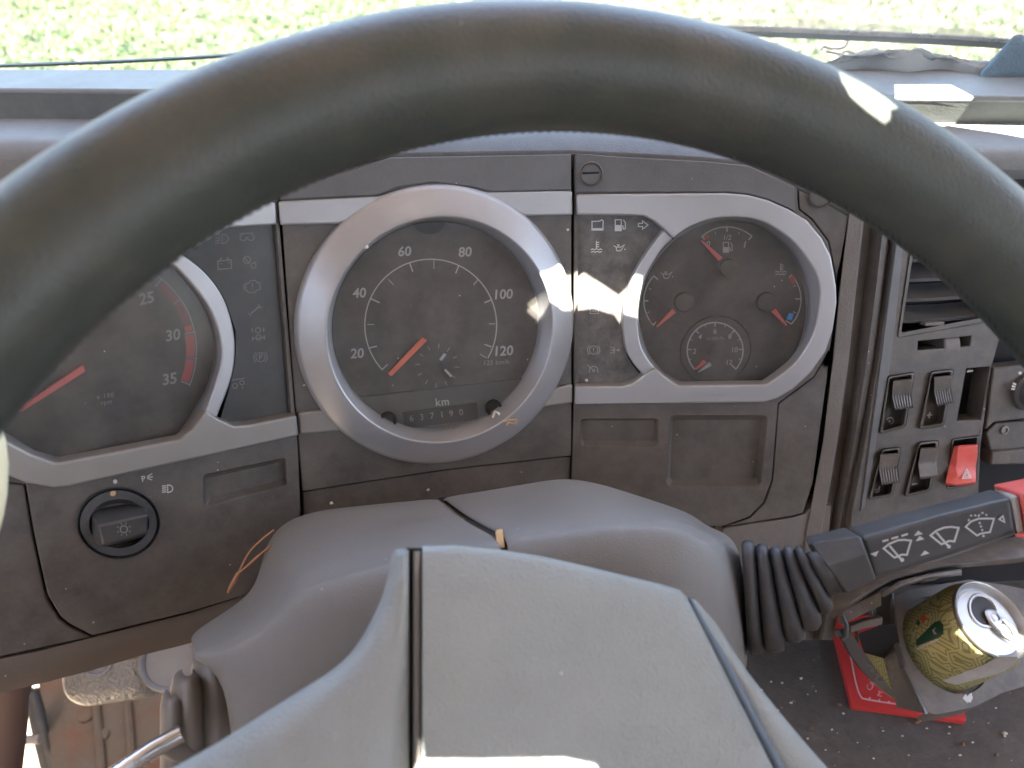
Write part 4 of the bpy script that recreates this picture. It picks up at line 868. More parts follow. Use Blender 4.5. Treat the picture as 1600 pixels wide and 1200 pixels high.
# ------------------------------------------------------------------ can and holder
Lc = P(1551, 968, .515); vd = ray(1551, 968).normalized()
im = (P(1560, 963.3, .515) - Lc); im = (im - vd * im.dot(vd)).normalized()
ax = (im * math.sin(R_(50)) - vd * math.cos(R_(50))).normalized()
CN = thing('drink_can', 'open gold drink can with green and red label, leaning in the cup holder', 'can', Lc - ax * .112)
def canmat():
    m = mat('gold can print', (.46, .43, .20), .42, metal=.45, var=.08); t = m.node_tree; L = t.links.new; b = t.nodes['Principled BSDF']
    cur = b.inputs['Base Color'].links[0].from_socket
    tc = nd(t, 'ShaderNodeTexCoord'); ob = tc.outputs['Object']
    v = nd(t, 'ShaderNodeTexVoronoi', feature='F1', distance='MANHATTAN'); v.inputs['Scale'].default_value = 70; L(ob, v.inputs['Vector'])
    w_ = nd(t, 'ShaderNodeMath', operation='MULTIPLY'); L(v.outputs['Distance'], w_.inputs[0]); w_.inputs[1].default_value = 24
    s_ = nd(t, 'ShaderNodeMath', operation='SINE'); L(w_.outputs[0], s_.inputs[0])
    r = nd(t, 'ShaderNodeMapRange'); r.inputs['From Min'].default_value = .1; r.inputs['From Max'].default_value = .7; r.inputs['To Max'].default_value = .6; L(s_.outputs[0], r.inputs[0])
    mx = nd(t, 'ShaderNodeMix', data_type='RGBA'); L(r.outputs[0], mx.inputs[0]); L(cur, mx.inputs[6]); mx.inputs[7].default_value = (.09, .10, .025, 1); L(mx.outputs[2], b.inputs['Base Color'])
    return m
M['can'] = canmat()
prof = [(.020, -.099), (.026, -.1015), (.0278, -.097), (.0302, -.090), (.0307, -.085), (.0307, -.014), (.0303, -.0105), (.0290, -.0068), (.0268, -.0035)]
g = G(); g.lathe(Lc, ax, prof, 96); g.build('body', M['can'], CN, smooth=60)
g = G(); g.lathe(Lc, ax, [(.0266, -.0036), (.0275, -.0022), (.0276, -.0006), (.0268, .0002), (.0258, -.0004), (.0250, -.0045), (.0240, -.0060), (.0228, -.0055), (.0222, -.0042), (.012, -.0040), (0, -.0040)], 96); g.build('lid', M['alu'], CN, smooth=50)
# frame on the lid
e2 = im * 1.0; e2 = (e2 - ax * e2.dot(ax)).normalized(); 
PLd = Pl(a=None, o=Lc - ax * .0040, n=ax)
def LQ(a_, r_, h=0.0): # lid polar point: angle in the lid plane measured from direction pointing to picture left-up
    return Lc + (u0 * math.cos(a_) + v0 * math.sin(a_)) * r_ + ax * (-.0040 + h)
pu = PLd.pt(1535, 955) - PLd.pt(1570, 985); u0 = pu.normalized(); v0 = ax.cross(u0)
ctr = PLd.pt(1536, 954); 
g = G(); g.add([ctr + (u0 * math.cos(t_) * .0085 + v0 * math.sin(t_) * .0115) + ax * .0003 for t_ in [R_(i * 12) for i in range(30)]], [list(range(30))]); g.build('mouth', M['hole'], CN)
g = G(); g.loft([[ctr + (u0 * math.cos(t_) * .0085 * s_ + v0 * math.sin(t_) * .0115 * s_) + ax * h_ for t_ in [R_(i * 10) for i in range(36)]] for s_, h_ in ((1.0, .0002), (1.08, .0010), (1.2, .0010), (1.28, .0))], closed=True); g.build('mouth_rim', M['alu'], CN)
tb = PLd.pt(1562, 978); g = G()
def tab(s_a, s_b, h_): return [tb + (u0 * math.cos(t_) * (.0125 * s_a) + v0 * math.sin(t_) * (.0075 * s_b)) + ax * h_ for t_ in [R_(i * 10) for i in range(36)]]
g.loft([tab(1, 1, .0010), tab(1.02, 1.02, .0022), tab(.9, .88, .0030), tab(.74, .66, .0028), tab(.70, .62, .0012)], closed=True); g.build('pull_tab', M['alu'], CN)
g = G(); g.lathe(PLd.pt(1551, 966), ax, [(.0052, .0004), (.0050, .0026), (.0030, .0032), (.0028, .0022), (0, .0024)], 24); g.build('tab_rivet', M['alu'], CN)
# label patches on the body (curved with the can)
def wrap(name, poly, mt, r=.0308):
    g = G(); n_ = 24; V = []
    v2_, f2_ = fill2d([poly]) if len(poly) > 4 else (poly, [[0, 1, 2, 3]])
    bm = bmesh.new(); vs = [bm.verts.new((x, y, 0)) for x, y in v2_]; [bm.faces.new([vs[i] for i in f]) for f in f2_]
    bmesh.ops.subdivide_edges(bm, edges=bm.edges, cuts=5, use_grid_fill=True); bmesh.ops.triangulate(bm, faces=bm.faces)
    out = []
    for q in bm.verts:
        d = ray(q.co.x, q.co.y); o = CAM - Lc; dp = d - ax * d.dot(ax); op = o - ax * o.dot(ax)
        A, B, C_ = dp.dot(dp), 2 * dp.dot(op), op.dot(op) - r * r; disc = max(0, B * B - 4 * A * C_); out.append(CAM + d * ((-B - math.sqrt(disc)) / (2 * A)))
    bm.verts.index_update(); g.add(out, [[q.index for q in f.verts] for f in bm.faces]); bm.free(); g.build(name, mt, CN, smooth=180)
M['green'] = mat('green label', (.015, .07, .04), .3, metal=.3); M['redlab'] = mat('red label', (.55, .08, .03), .35); M['whitelab'] = mat('white label band', (.55, .55, .53), .4, metal=.3, dust=.3, dcol=(.3, .3, .28), dscale=60)
wrap('label_green', [(1431,1001),(1460,972),(1468,970),(1474,976),(1474,990),(1468,996),(1432,1010)], M['green'])
wrap('label_line', [(1432,1013),(1466,998),(1467,1000),(1433,1016)], M['whitelab'], .0309)
wrap('label_red', [(1438,966),(1444,959),(1448,967),(1441,975)], M['redlab']); wrap('label_mark', [(1431,975),(1434,966),(1438,974),(1436,978)], M['green'])
wrap('label_emblem', [(1456,985),(1462,980),(1460,986),(1464,990),(1460,992)], M['greige'], .0310)
wrap('label_band', [(1472,1064),(1541,1037),(1560,1026),(1590,1026),(1590,1034),(1566,1052),(1494,1070)], M['whitelab'])
# holder
HC = Lc - ax * .046
PH = Pl(a=None, o=HC, n=(ax * 1.0 + FW * -.25).normalized())
H = thing('cup_holder', 'dusty grey fold out cup holder holding the gold can over the red booklet', 'cup holder', P(1400, 1000, .52))
hc = [PH.pt(x, y) for x, y in ((1509, 1000),)][0]
def cyl(pt_h):  # where the can passes the holder plane
    pass
c_on = HC + ax * 0
hol = []
for i in range(48):
    t_ = R_(i * 7.5); uu = u0 * math.cos(t_) + v0 * math.sin(t_); q = Lc + uu * .0335; s_ = (PH.o - q).dot(PH.n) / ax.dot(PH.n); q = q + ax * s_
    d = q - CAM; z = d.dot(FW); hol.append((800 + 1200 * d.dot(RT) / z, 600 - 1200 * d.dot(UP) / z))
face = [(1396,932),(1420,921),(1515,905),(1560,912),(1650,930),(1660,1010),(1640,1060),(1565,1083),(1521,1105),(1462,1117),(1448,1112),(1416,1048),(1401,996)]
g = G(); g.prism(PH, [rrect(face, 6, 3), hol[::-1] if False else hol], .0015, -.0025); g.build('tray', M['holder'], H, bevel=.001, seg=3)
g = G(); A_ = cr([(1392,928),(1398,996),(1414,1050),(1446,1116)], 5, False); B_ = cr([(1372,924),(1376,984),(1389,1045),(1406,1106)], 5, False)
a = [PH.pt(x, y, .0012) for x, y in A_]; b = [PH.pt(x, y, -.012) for x, y in B_]; m_ = [p.lerp(q, .22) + PH.n * .0018 for p, q in zip(a, b)]; c_ = [PH.pt(x + 6, y - 2, .0016) for x, y in A_]
m2_ = [p.lerp(q, .10) + PH.n * .0022 for p, q in zip(a, b)]; m_ = [p.lerp(q, .30) + PH.n * .0005 for p, q in zip(a, b)]
g.loft([c_, a, m2_, m_, b, [p - PH.n * .003 for p in b]]); g.build('tray_side', M['holdside'], H, smooth=180)
g = G(); a = [PH.pt(x, y, .001) for x, y in [(1448,1112),(1462,1117),(1521,1105),(1565,1083)]]; g.loft([a, [p - PH.n * .012 + UP * -.003 for p in a]]); g.build('tray_front', M['holder'], H, smooth=60)
def bar3(name, pts, w, th, mt='holder'):
    g = G(); g.loft([[p + a_ * w + b_ * th for a_, b_ in ((UP, FW), (UP, -FW), (-UP, -FW), (-UP, FW))] for p in pts], closed=True, caps=True); return g.build(name, M[mt], H, bevel=.0006)
bar3('rail', [P(1312,964,.515), P(1345,947,.512), P(1374,933,.505)], .0048, .003)
bar3('rail', [P(1326,982,.52), P(1348,974,.518), P(1376,968,.515)], .0026, .003)
bar3('cross_web', [P(1337,978,.52), P(1339,1000,.52)], .002, .003); bar3('cross_web', [P(1360,952,.518), P(1362,962,.518)], .003, .002)
g = G(); q = [(1318,996,.518),(1328,986,.516),(1345,1012,.514),(1364,1040,.512),(1386,1068,.508),(1402,1094,.504),(1388,1086,.508),(1368,1070,.512),(1346,1046,.515),(1330,1022,.517)]
a = [P(*v) for v in q]; n_ = len(a); g.add(a + [v + FW * .005 for v in a], [[i, i + 1, n_ - 1 - i - 0 if False else n_ - 1 - i, ] for i in []]); 
rows = [[a[0], a[9]] if False else None]
up_ = [P(*v) for v in [(1326,984,.516),(1345,1012,.514),(1366,1042,.511),(1388,1071,.508),(1404,1096,.504)]]; lo_ = [P(*v) for v in [(1314,994,.518),(1329,1022,.517),(1347,1048,.515),(1370,1072,.512),(1392,1088,.508)]]
g = G(); g.loft([up_, lo_, [p + FW * .006 for p in lo_], [p + FW * .006 for p in up_]]); g.build('lower_arm', M['holdside'], H, smooth=40)
g = G(); g.tube([P(1316,962,.508), P(1322,976,.506), P(1322,994,.506), P(1315,998,.507)], .0016, 8); g.tube([P(1309,984,.51), P(1313,994,.509)], .003, 8); g.build('hinge', M['rubber'], H)
g = G(); g.loft([[P(1378,926,.50), P(1405,908,.50), P(1450,896,.505), P(1502,889,.51)], [P(1380,932,.498), P(1408,915,.498), P(1452,901,.503), P(1503,895,.508)], [P(1380,934,.51), P(1408,918,.51), P(1452,905,.515), P(1503,899,.52)]]); g.build('rear_lip', M['holder'], H, smooth=60, solid=.002)
g = G(); g.prism(PH, [(1440,903),(1466,897),(1467,904),(1444,909)], .004, .0); g.build('clip', M['rocker'], H, bevel=.0005)
k = Ink(PH, .0019); k.poly([(1504,1091),(1509,1084),(1511,1088),(1518,1082),(1520,1091),(1516,1098),(1511,1096),(1513,1100)]); k.build('paper_scrap', M['bright'], H)
# tray back shell seen below, with the can passing through
g = G(); g.loft([[P(1340,990,.53), P(1372,978,.53), P(1400,975,.53)], [P(1350,1020,.55), P(1385,1030,.55), P(1410,1030,.55)]]); g.build('inner_wall', M['gap'], H)
# ------------------------------------------------------------------ wiper stalk (right)
ST = thing('wiper_stalk', 'right hand stalk with pleated rubber boot, white wiper symbols and red tip', 'stalk', P(1300, 900, .37))
FA = Pl((1347,840,.362), (1581,778,.350), (1364,904,.366))
def slab(t1, b1, t2, b2, zc, dz): pass
pl_ = [((1158,848),(1168,1014)),((1178,846),(1192,1024)),((1182,852),(1195,1016)),((1199,852),(1226,1016)),((1203,857),(1229,1002)),((1219,854),(1256,998)),((1223,858),(1258,988)),((1236,852),(1284,974)),((1241,858),(1284,960)),((1254,856),(1302,948)),((1259,864),(1300,936)),((1290,864),(1322,910))]
secs = []
for i in range(0, len(pl_), 2):
    (ta, ba), (tb_, bb) = pl_[i], pl_[i + 1]; z = .372 - .0006 * i; dp = .05 - .002 * i; tm = ((ta[0] + tb_[0]) / 2, (ta[1] + tb_[1]) / 2 - 4); bm_ = ((ba[0] + bb[0]) / 2, (ba[1] + bb[1]) / 2 + 5)
    secs += [(ta, ba, z + .0015, dp), ((tm[0] * .5 + ta[0] * .5, tm[1] + 1), (bm_[0] * .5 + ba[0] * .5, bm_[1] - 1), z - .0002, dp), (tm, bm_, z - .0006, dp), ((tm[0] * .5 + tb_[0] * .5, tm[1] + 1), (bm_[0] * .5 + bb[0] * .5, bm_[1] - 1), z - .0002, dp), (tb_, bb, z + .0015, dp)]
    if i + 2 < len(pl_):
        n_t, n_b = pl_[i + 2]; secs.append((((tb_[0] + n_t[0]) / 2, (tb_[1] + n_t[1]) / 2 + 5), ((bb[0] + n_b[0]) / 2 - 1, (bb[1] + n_b[1]) / 2 - 12), z + .0055, dp * .85))
rows = []
for (tx, ty), (bx, by), z, dp in secs:
    def q(u, zz): return P(tx + (bx - tx) * u, ty + (by - ty) * u, zz)
    sgn = .006
    rows.append([q(.04, z + dp * .5), q(.0, z + .012), q(.03, z + .002), q(.18, z - .001), q(.5, z - sgn * .6), q(.82, z - .001), q(.97, z + .002), q(1.0, z + .012), q(.97, z + dp * .5), q(.8, z + dp), q(.5, z + dp * 1.1), q(.2, z + dp)])
g = G(); g.loft(rows, closed=True, caps=True); g.build('pleated_boot', M['rubber'], ST, smooth=75)
def boxsec(L, name, mt, par, bevel=.0015):
    g = G(); g.loft([[P(*v) for v in r] for r in L], closed=True, caps=True); return g.build(name, M[mt], par, bevel=bevel, seg=3, smooth=40)
# collar: sections (top back, top front, front bottom, back bottom)
boxsec([[(1258,838,.395),(1262,852,.374),(1290,890,.366),(1322,926,.366),(1318,928,.40)], [(1262,838,.392),(1268,848,.370),(1294,884,.362),(1326,925,.363),(1320,926,.40)], [(1318,824,.388),(1341,838,.360),(1352,866,.357),(1367,906,.360),(1364,906,.395)], [(1324,826,.388),(1346,840,.361),(1356,868,.358),(1369,904,.361),(1366,904,.395)]], 'collar', 'stalk', ST)
boxsec([[(1323,823,.385),(1347,840,.3622),(1364,904,.366),(1366,906,.40)], [(1452,789,.378),(1473,804,.3555),(1484,868,.359),(1486,870,.395)], [(1550,763,.372),(1581,778,.350),(1588,832,.353),(1590,834,.39)]], 'arm', 'stalk', ST, .0022)
boxsec([[(1551,763,.3725),(1579,777,.3502),(1589,834,.3532),(1592,836,.39)], [(1568,758,.371),(1592,775,.349),(1600,836,.352),(1603,838,.39)]], 'tip_band', 'greige', ST)
boxsec([[(1549,757,.371),(1594,771,.3475),(1599,782,.347),(1605,840,.351),(1606,842,.39)], [(1600,747,.370),(1640,757,.345),(1645,770,.345),(1655,830,.349),(1655,832,.39)], [(1690,728,.368),(1720,740,.343),(1724,750,.343),(1730,805,.347),(1730,810,.39)]], 'red_tip', 'hazard', ST)
g = G(); g.add([P(1585,834,.352), P(1605,831,.351), P(1605,842,.351), P(1587,838,.352)] , [[0, 1, 2, 3]]); g.build('red_edge', M['hazard'], ST, solid=.001)
k = Ink(FA, .0008)
zx, zy, zf = 1330, 770, 270 / 1600
def z2(x, y): return (zx + x * zf, zy + y * zf)
for a_, b_ in (((290,450),(345,435)), ((372,425),(435,408)), ((465,400),(525,380))): k.line([z2(*a_), z2(*b_)], 3.0)
k.line([z2(300,515), z2(350,475), z2(430,440), z2(490,435), z2(555,443), z2(515,575), z2(470,572), z2(430,590), z2(400,600)], 3.0, True); k.line([z2(355,490), z2(465,620)], 3.2); k.poly(ell(*z2(472,622), 3.2, n=12))
k.line([z2(735,395), z2(790,350), z2(860,322), z2(925,315), z2(995,325), z2(955,450), z2(905,445), z2(870,465), z2(835,475)], 3.0, True); k.line([z2(790,368), z2(900,495)], 3.2); k.poly(ell(*z2(905,498), 3.0, n=12))
k.line([z2(1060,315), z2(1110,265), z2(1180,240), z2(1250,238), z2(1322,240), z2(1285,365), z2(1240,370), z2(1200,378), z2(1165,395)], 2.6, True)
for y in (280, 312, 345): k.poly(ell(*z2(1190 + (y - 280) * .35, y), 1.7, n=8))
k.poly(ell(*z2(1225, 400), 2.0, n=8))
for a_, b_ in (((1085,262),(1092,243)), ((1100,212),(1120,210)), ((1140,205),(1158,215)), ((1175,222),(1190,200)), ((1205,186),(1225,188)), ((1245,198),(1258,212))): k.line([z2(*a_), z2(*b_)], 2.4)
for tri in ([(620,350),(665,382),(580,400)], [(635,398),(678,430),(595,450)], [(680,535),(725,560),(640,585)], [(175,565),(257,537),(228,592)]): k.poly([z2(*v) for v in tri])
k.line([z2(1370,245), z2(1405,215), z2(1420,272)], 2.2, True)
k.build('wiper_symbols', M['bright'], ST)
# ------------------------------------------------------------------ left stalk behind the wheel
LS = thing('indicator_stalk', 'left stalk with tan grey pleated boot and steel rod behind the wheel hub', 'stalk', P(320, 1100, .36))
for i, (x0, x1, y0, z, dz) in enumerate(((298, 364, 1017, .372, .03), (266, 320, 1048, .362, .026), (250, 288, 1078, .356, .02))):
    g = G(); rows = []
    cx, rx = (x0 + x1) / 2, (x1 - x0) / 2
    for y, s_ in ((y0, .30), (y0 + 3, .62), (y0 + 10, .85), (y0 + 26, .99), (y0 + 60, 1.02), (y0 + 110, 1.0), (y0 + 200, .95)):
        rows.append([P(cx + i * 0 + rx * s_ * math.cos(R_(a)), y + 8 * math.sin(R_(a)), z - dz * .6 * math.sin(R_(a)) * s_ + dz * .2) for a in range(-20, 201, 20)])
    g.loft(rows); g.build('boot_pleat', M['bootl'], LS, smooth=180)
g = G(); g.tube([P(150,1230,.33), P(240,1170,.335), P(284,1146,.34)], .0040, 14); g.build('rod', M['rod'], LS, smooth=60)
g = G(); g.tube([P(258,1162,.345), P(275,1173,.35), P(296,1180,.355)], .0045, 12); g.build('rod_collar', M['bootl'], LS)
# grained lower column cover and disc
LCV = thing('lower_cover', 'coarsely grained grey cover with a round disc under the left dash edge', 'cover', P(180, 1050, .72))
def grain_outline(z, k=0): return [P(x, y, z) for x, y in cr([(96,1020),(98,1066),(104,1086),(118,1098),(140,1103),(190,1096),(244,1087),(254,1070),(262,1010)], 5, False)]
a = grain_outline(.72); m_ = P(170, 1040, .70)
g = G(); g.loft([[p.lerp(m_, .45) - FW * .012 for p in a], [p.lerp(m_, .18) - FW * .010 for p in a], [p.lerp(m_, .05) - FW * .004 for p in a], a, [p + FW * .04 for p in a]]); v = [p.lerp(m_, .45) - FW * .012 for p in a]; g.add(v, [list(range(len(v)))])
g.build('grained_shell', M['graincover'], LCV, smooth=80)
nn = (-FW + UP * .2 - RT * -.1).normalized(); dc = P(265, 1034, .70)
g = G(); g.lathe(dc, nn, [(.0265, -.01), (.0265, .003), (.0245, .0045), (.0225, .003), (.0215, .0), (0, .0)], 48); g.build('disc', M['disc'], LCV, smooth=50)
g = G(); g.lathe(P(152, 1032, .698), nn, [(.0140, -.006), (.0140, .002), (.012, .002), (.011, -.002), (0, -.002)], 32); g.build('bolt_well', M['disc'], LCV, smooth=50)
# copper wire
g = G()
for pts in ([(428,828,.425),(410,842,.42),(390,862,.415),(377,886,.41),(371,898,.408)], [(420,858,.418),(404,868,.415),(388,882,.412),(374,896,.408),(366,908,.407)], [(424,852,.418),(408,865,.414),(392,880,.41),(376,893,.407),(368,900,.407)]):
    g.tube([P(*v) for v in cr(pts, 4, False)], .0005, 6)
g.tube([P(*v) for v in [(372,896,.4075),(366,908,.407),(360,918,.407),(356,927,.407)]], [.0011, .0013, .0011, .0006], 8)
o = g.build('wire', M['copper'], at=P(390, 870, .41)); tag(o, 'thin copper brown twisted wire hanging out beside the column cover', 'wire')

# ------------------------------------------------------------------ steering wheel
uw = D2W(0, 1, 0).cross(nw).normalized(); vw = nw.cross(uw).normalized()
SWh = thing('steering_wheel', 'large worn black leather steering wheel close to the camera with grey centre pad', 'steering wheel', Cw)
RW, rt = .225, prm[5]
def tor(t_, f, r=rt, dR=0): rad = uw * math.cos(t_) + vw * math.sin(t_); return Cw + rad * (RW + dR + r * math.cos(f)) + nw * (r * math.sin(f))
g = G(); n1_, n2_ = 200, 40
g.loft([[tor(2 * math.pi * i / n1_, 2 * math.pi * j / n2_, rt + .0002 * noise.noise(Vector((i * .2, j * .4, 0)))) for j in range(n2_)] for i in range(n1_)] + [[tor(0, 2 * math.pi * j / n2_) for j in range(n2_)]], closed=True)
g.build('rim', M['rim'], SWh, smooth=180)
g = G()
for i in range(420):
    t_ = 2 * math.pi * i / 420; f = math.pi + .42 * 0 - .35
    p = tor(t_, math.pi + .38, rt + .0001); q = tor(t_ + .007, math.pi + .33, rt + .00015); p2 = tor(t_ + .012, math.pi + .27, rt + .0000)
    g.tube([p, q, p2], .00035, 5)
g.build('rim_stitching', M['rubber'], SWh)
# pad: plane parallel to the wheel, set forward of the rim
def pad(rows, name, mt, par=None, **k):
    g = G(); g.loft([[PW.pt(x, y, h) for x, y, h in r] for r in rows]); return g.build(name, M[mt], par or SWh, **k)
topc = [(661,853),(712,852),(787,859.5),(850,870),(897,880),(980,900),(1030,912),(1062,922),(1073,933)]
rows = []
for k_, (dy, h) in enumerate(((0, -.03), (0, -.003), (3, .0003), (12, .0020), (60, .0045), (140, .0065), (240, .0075), (360, .007), (560, .004))):
    r = []
    for i, (x, y) in enumerate(topc):
        u = i / (len(topc) - 1); xr = 1073 + max(0, dy) * .505; x_ = 660 + (x - 661) * (xr - 660) / (1073 - 661)
        edge_ = -.0025 * (1 if i in (0, len(topc) - 1) else 0) if k_ > 1 else 0
        r.append((x_, y + dy * (1 + (1 - u) * .12), h + edge_))
    rows.append([(r[0][0], r[0][1], r[0][2] - .02)] + r + [(r[-1][0] + 1, r[-1][1] + 1, r[-1][2] - .02)])
pad(rows, 'centre_pad', 'hub', smooth=60, bevel=.0015, seg=3)
# strip and groove left of the pad
g = G(); g.loft([[PW.pt(x, y, h) for x, y, h in ((645, y_, -.020), (645.5, y_, -.0015), (648, y_, -.0005), (655, y_, -.0005), (658, y_, -.002), (658.5, y_, -.02))] for y_ in (858, 870, 1000, 1200, 1420)]); g.build('seam_strip', M['cover'], SWh, smooth=40)
g = G(); g.loft([[PW.pt(x, y_, -.012) for x in (630, 670)] for y_ in (856, 1420)]); g.build('seam_groove', M['gap'], SWh)
g = G(); g.prism(PW, [(640,856),(658,857),(658,861),(640,861)], -.0005, -.01); g.build('seam_end', M['gap'], SWh)
# left wing of the cover
ed = cr([(640,856),(619,859),(612,872),(604,907),(592,945),(562,1001),(525,1042),(450,1091),(337,1162),(200,1240),(60,1330)], 4, False)
rows = []
for x, y in ed:
    yy = max(y, 858); xr, yr = 639, y if y < 1000 else y + (y - 1000) * .55
    rows.append([(x + 3, y + 2, -.035), (x, y, -.012), (x + (xr - x) * .04 + 1.5, y + (yr - y) * .04 + 3, -.007), (x + (xr - x) * .25 + 2, y + (yr - y) * .25 + 4, -.002), (x + (xr - x) * .7, y + (yr - y) * .7 + 4, .0008), (xr - 2, yr + 4, .0), (xr, yr + 4, -.002), (xr + .5, yr + 4, -.02)])
rows.append([(200, 1500, -.035), (220, 1500, -.012), (250, 1500, -.007), (350, 1500, -.002), (500, 1500, .0), (637, 1500, .0), (639, 1500, -.002), (639.5, 1500, -.02)])
pad(rows, 'cover_wing', 'hub', smooth=70)
# right wing outside the piping
ed = cr([(1078,935),(1087,938),(1105,958),(1123,980),(1167,1048),(1230,1127),(1293,1200),(1420,1340)], 4, False); rows = []
for i, (x, y) in enumerate(ed):
    xl = 1076 + (y - 935) * .53; 
    rows.append([(xl - 4, y, -.02), (xl - 1, y, -.007), (xl + (x - xl) * .3, y, -.005), (xl + (x - xl) * .85, y + 0, -.006), (x, y, -.010), (x - 2, y + 3, -.035)])
pad(rows, 'cover_wing', 'hub', smooth=70)
g = G(); g.tube([PW.pt(1077 + (y - 935) * .525, y, -.0035) for y in range(936, 1400, 12)], [min(.0022, .0008 + i * .00018) for i in range(39)], 10); g.build('piping', M['pip'], SWh, smooth=180)
g = G(); g.loft([[PW.pt(x + (y - 935) * .53, y, -.012) for x in (1066, 1084)] for y in (934, 1400)]); g.build('seam_groove', M['gap'], SWh)
# spokes to the rim, below the picture
for t0, px_, py_ in ((math.pi * .80, 430, 1330), (math.pi * .22, 1330, 1330)):
    best = min(((tor(q * .01, 0) - PW.pt(px_ + (-500 if px_ < 800 else 300), py_ + 150)).length, q * .01) for q in range(628))[1]
    pr = Cw + (tor(best, math.pi) - Cw) * .99; p0 = PW.pt(px_, py_, -.01)
    g = G(); g.tube([p0, p0.lerp(pr, .4), p0.lerp(pr, .8) + nw * .004, pr], [.022, .018, .015, .014], 14); g.build('spoke', M['rim'], SWh, smooth=180)

# ------------------------------------------------------------------ cloths on the dash top
def ledgepatch(name, mt, x0, x1, ytop, ybot, hgt, par=None, nx=46, ny=14, seed=0, at=None):
    g = G(); V = []
    for j in range(ny + 1):
        for i in range(nx + 1):
            u, v_ = i / nx, j / ny; x = x0 + (x1 - x0) * u; yt, yb_ = ytop(u), ybot(u); y = yb_ + (yt - yb_) * v_
            e = min(1, min(u, 1 - u) * 9) * min(1, v_ * 7 + .15)
            p = PZ(x, yb_ + (107 - yb_) * v_ * .9, 2.126); n_ = noise.noise(Vector((u * 9 + seed, v_ * 3, seed))) * .5 + .5; n2 = noise.noise(Vector((u * 24 + seed, v_ * 8, seed)))
            p.z += (hgt(u) * e * (.35 + .75 * n_) * math.sin(min(1, v_ * 1.3 + .15) * math.pi * .62) + .0018 * n2 * e - .006 * max(0, 1 - v_ * 6)); V.append(p)
    g.add(V, [[j * (nx + 1) + i, j * (nx + 1) + i + 1, (j + 1) * (nx + 1) + i + 1, (j + 1) * (nx + 1) + i] for j in range(ny) for i in range(nx)])
    return g.build(name, M[mt], par, at=at, smooth=180, solid=.0015)
o = ledgepatch('cloth', 'cloth', 1262, 1585, lambda u: 90, lambda u: 112 + 3 * math.sin(u * 17) - (8 * (1 - u)), lambda u: .008 + .011 * math.exp(-((u - .42) / .2) ** 2), seed=2, at=PZ(1420, 112, 2.126))
tag(o, 'crumpled pale grey cloth lying along the dash top left of the blue towel', 'cloth')
o = ledgepatch('towel', 'towel', 1530, 1820, lambda u: 70, lambda u: 119 - 3 * u, lambda u: .026 + .05 * u, seed=8, at=PZ(1640, 118, 2.126))
tag(o, 'folded blue towel in the upper right corner on the dash top', 'towel')
g = G()
for pts in ([(1283,78),(1288,73),(1300,76),(1318,74),(1326,62)], [(1316,98),(1312,88),(1322,80),(1336,84),(1350,80)], [(1290,80),(1310,84),(1330,90)]): g.tube([P(x, y, .70) for x, y in cr(pts, 4, False)], .0013, 6)
tg = [P(x, y, .695) for x, y in cr([(1334,88),(1340,84),(1350,88),(1352,100),(1348,116),(1341,114),(1335,104)], 3)]
g.add(tg + [p + FW * .002 for p in tg], [list(range(len(tg)))] + [[i, (i + 1) % len(tg), (i + 1) % len(tg) + len(tg), i + len(tg)] for i in range(len(tg))])
o = g.build('cloth_tie', M['greige'], at=P(1340, 95, .7)); tag(o, 'pale knotted tie with a small eyelet tag in front of the grey cloth', 'tie')

# ------------------------------------------------------------------ crumbs and dirt
rg = random.Random(11)
def blob(name, c, r, mt, label, cat, group, sq=.6):
    g = G(); V = []; 
    for j in range(5):
        for i in range(7):
            th, ph = math.pi * (j + .5) / 5, 2 * math.pi * i / 7; rr = r * rg.uniform(.6, 1.2)
            V.append(c + Vector((math.sin(th) * math.cos(ph) * rr, math.sin(th) * math.sin(ph) * rr * sq, math.cos(th) * rr * .7)))
    g.add(V, [[j * 7 + i, j * 7 + (i + 1) % 7, (j + 1) * 7 + (i + 1) % 7, (j + 1) * 7 + i] for j in range(4) for i in range(7)] + [list(range(7)), [28 + i for i in range(7)][::-1]])
    o = g.build(name, M[mt], at=c, smooth=60); return tag(o, label, cat, group)
for x, y in ((1275,870+110),(1252,1060),(1262,1085),(1236,1098),(1205,1065),(1222,1067),(1275,1080),(1262,1154),(1290,1172),(1267,1188),(1318,1115),(1380,1142),(1448,1138),(1484,1136),(1483,1146),(1590,1065),(1582,1072),(1230,1140),(1340,1160),(1420,1180),(1520,1160),(1545,1130),(1300,1140),(1215,1110),(1365,1185),(1500,1180),(1570,1150),(1190,1078),(1410,1150),(1556,1106)):
    blob('crumb', PZ(x, y, ZT + .0015), rg.uniform(.0006, .0014), 'crumb', *((('tiny pale crumb on the engine cover between the pleated boot and the red booklet', 'crumb', 'crumbs left of the booklet') if x < 1325 and y < 1125 else ('tiny pale crumb on the engine cover below the booklet, near the wheel cover', 'crumb', 'crumbs at the lower left of the engine cover') if x < 1350 else ('tiny pale crumb on the engine cover right of the cup holder tray', 'crumb', 'crumbs right of the cup holder') if x > 1540 and y < 1125 else ('tiny pale crumb on the engine cover below the cup holder', 'crumb', 'crumbs below the cup holder'))))
for x, y, r in ((1268,1139,.0022),(1312,1101,.0022),(1433,1128,.0026),(1420,1131,.0015),(1504,1163,.0026),(1378,1137,.0018),(1240,1095,.0015),(1558,1180,.002)):
    blob('dirt_clod', PZ(x, y, ZT + .002), r, 'crumbd', 'small brown clod among the dirt on the engine cover', 'clod', 'brown clods on the engine cover')
blob('crumb', PZ(1570, 1146, ZT + .002), .0024, 'crumb', 'larger pale crumb at the right of the engine cover', 'crumb', None)
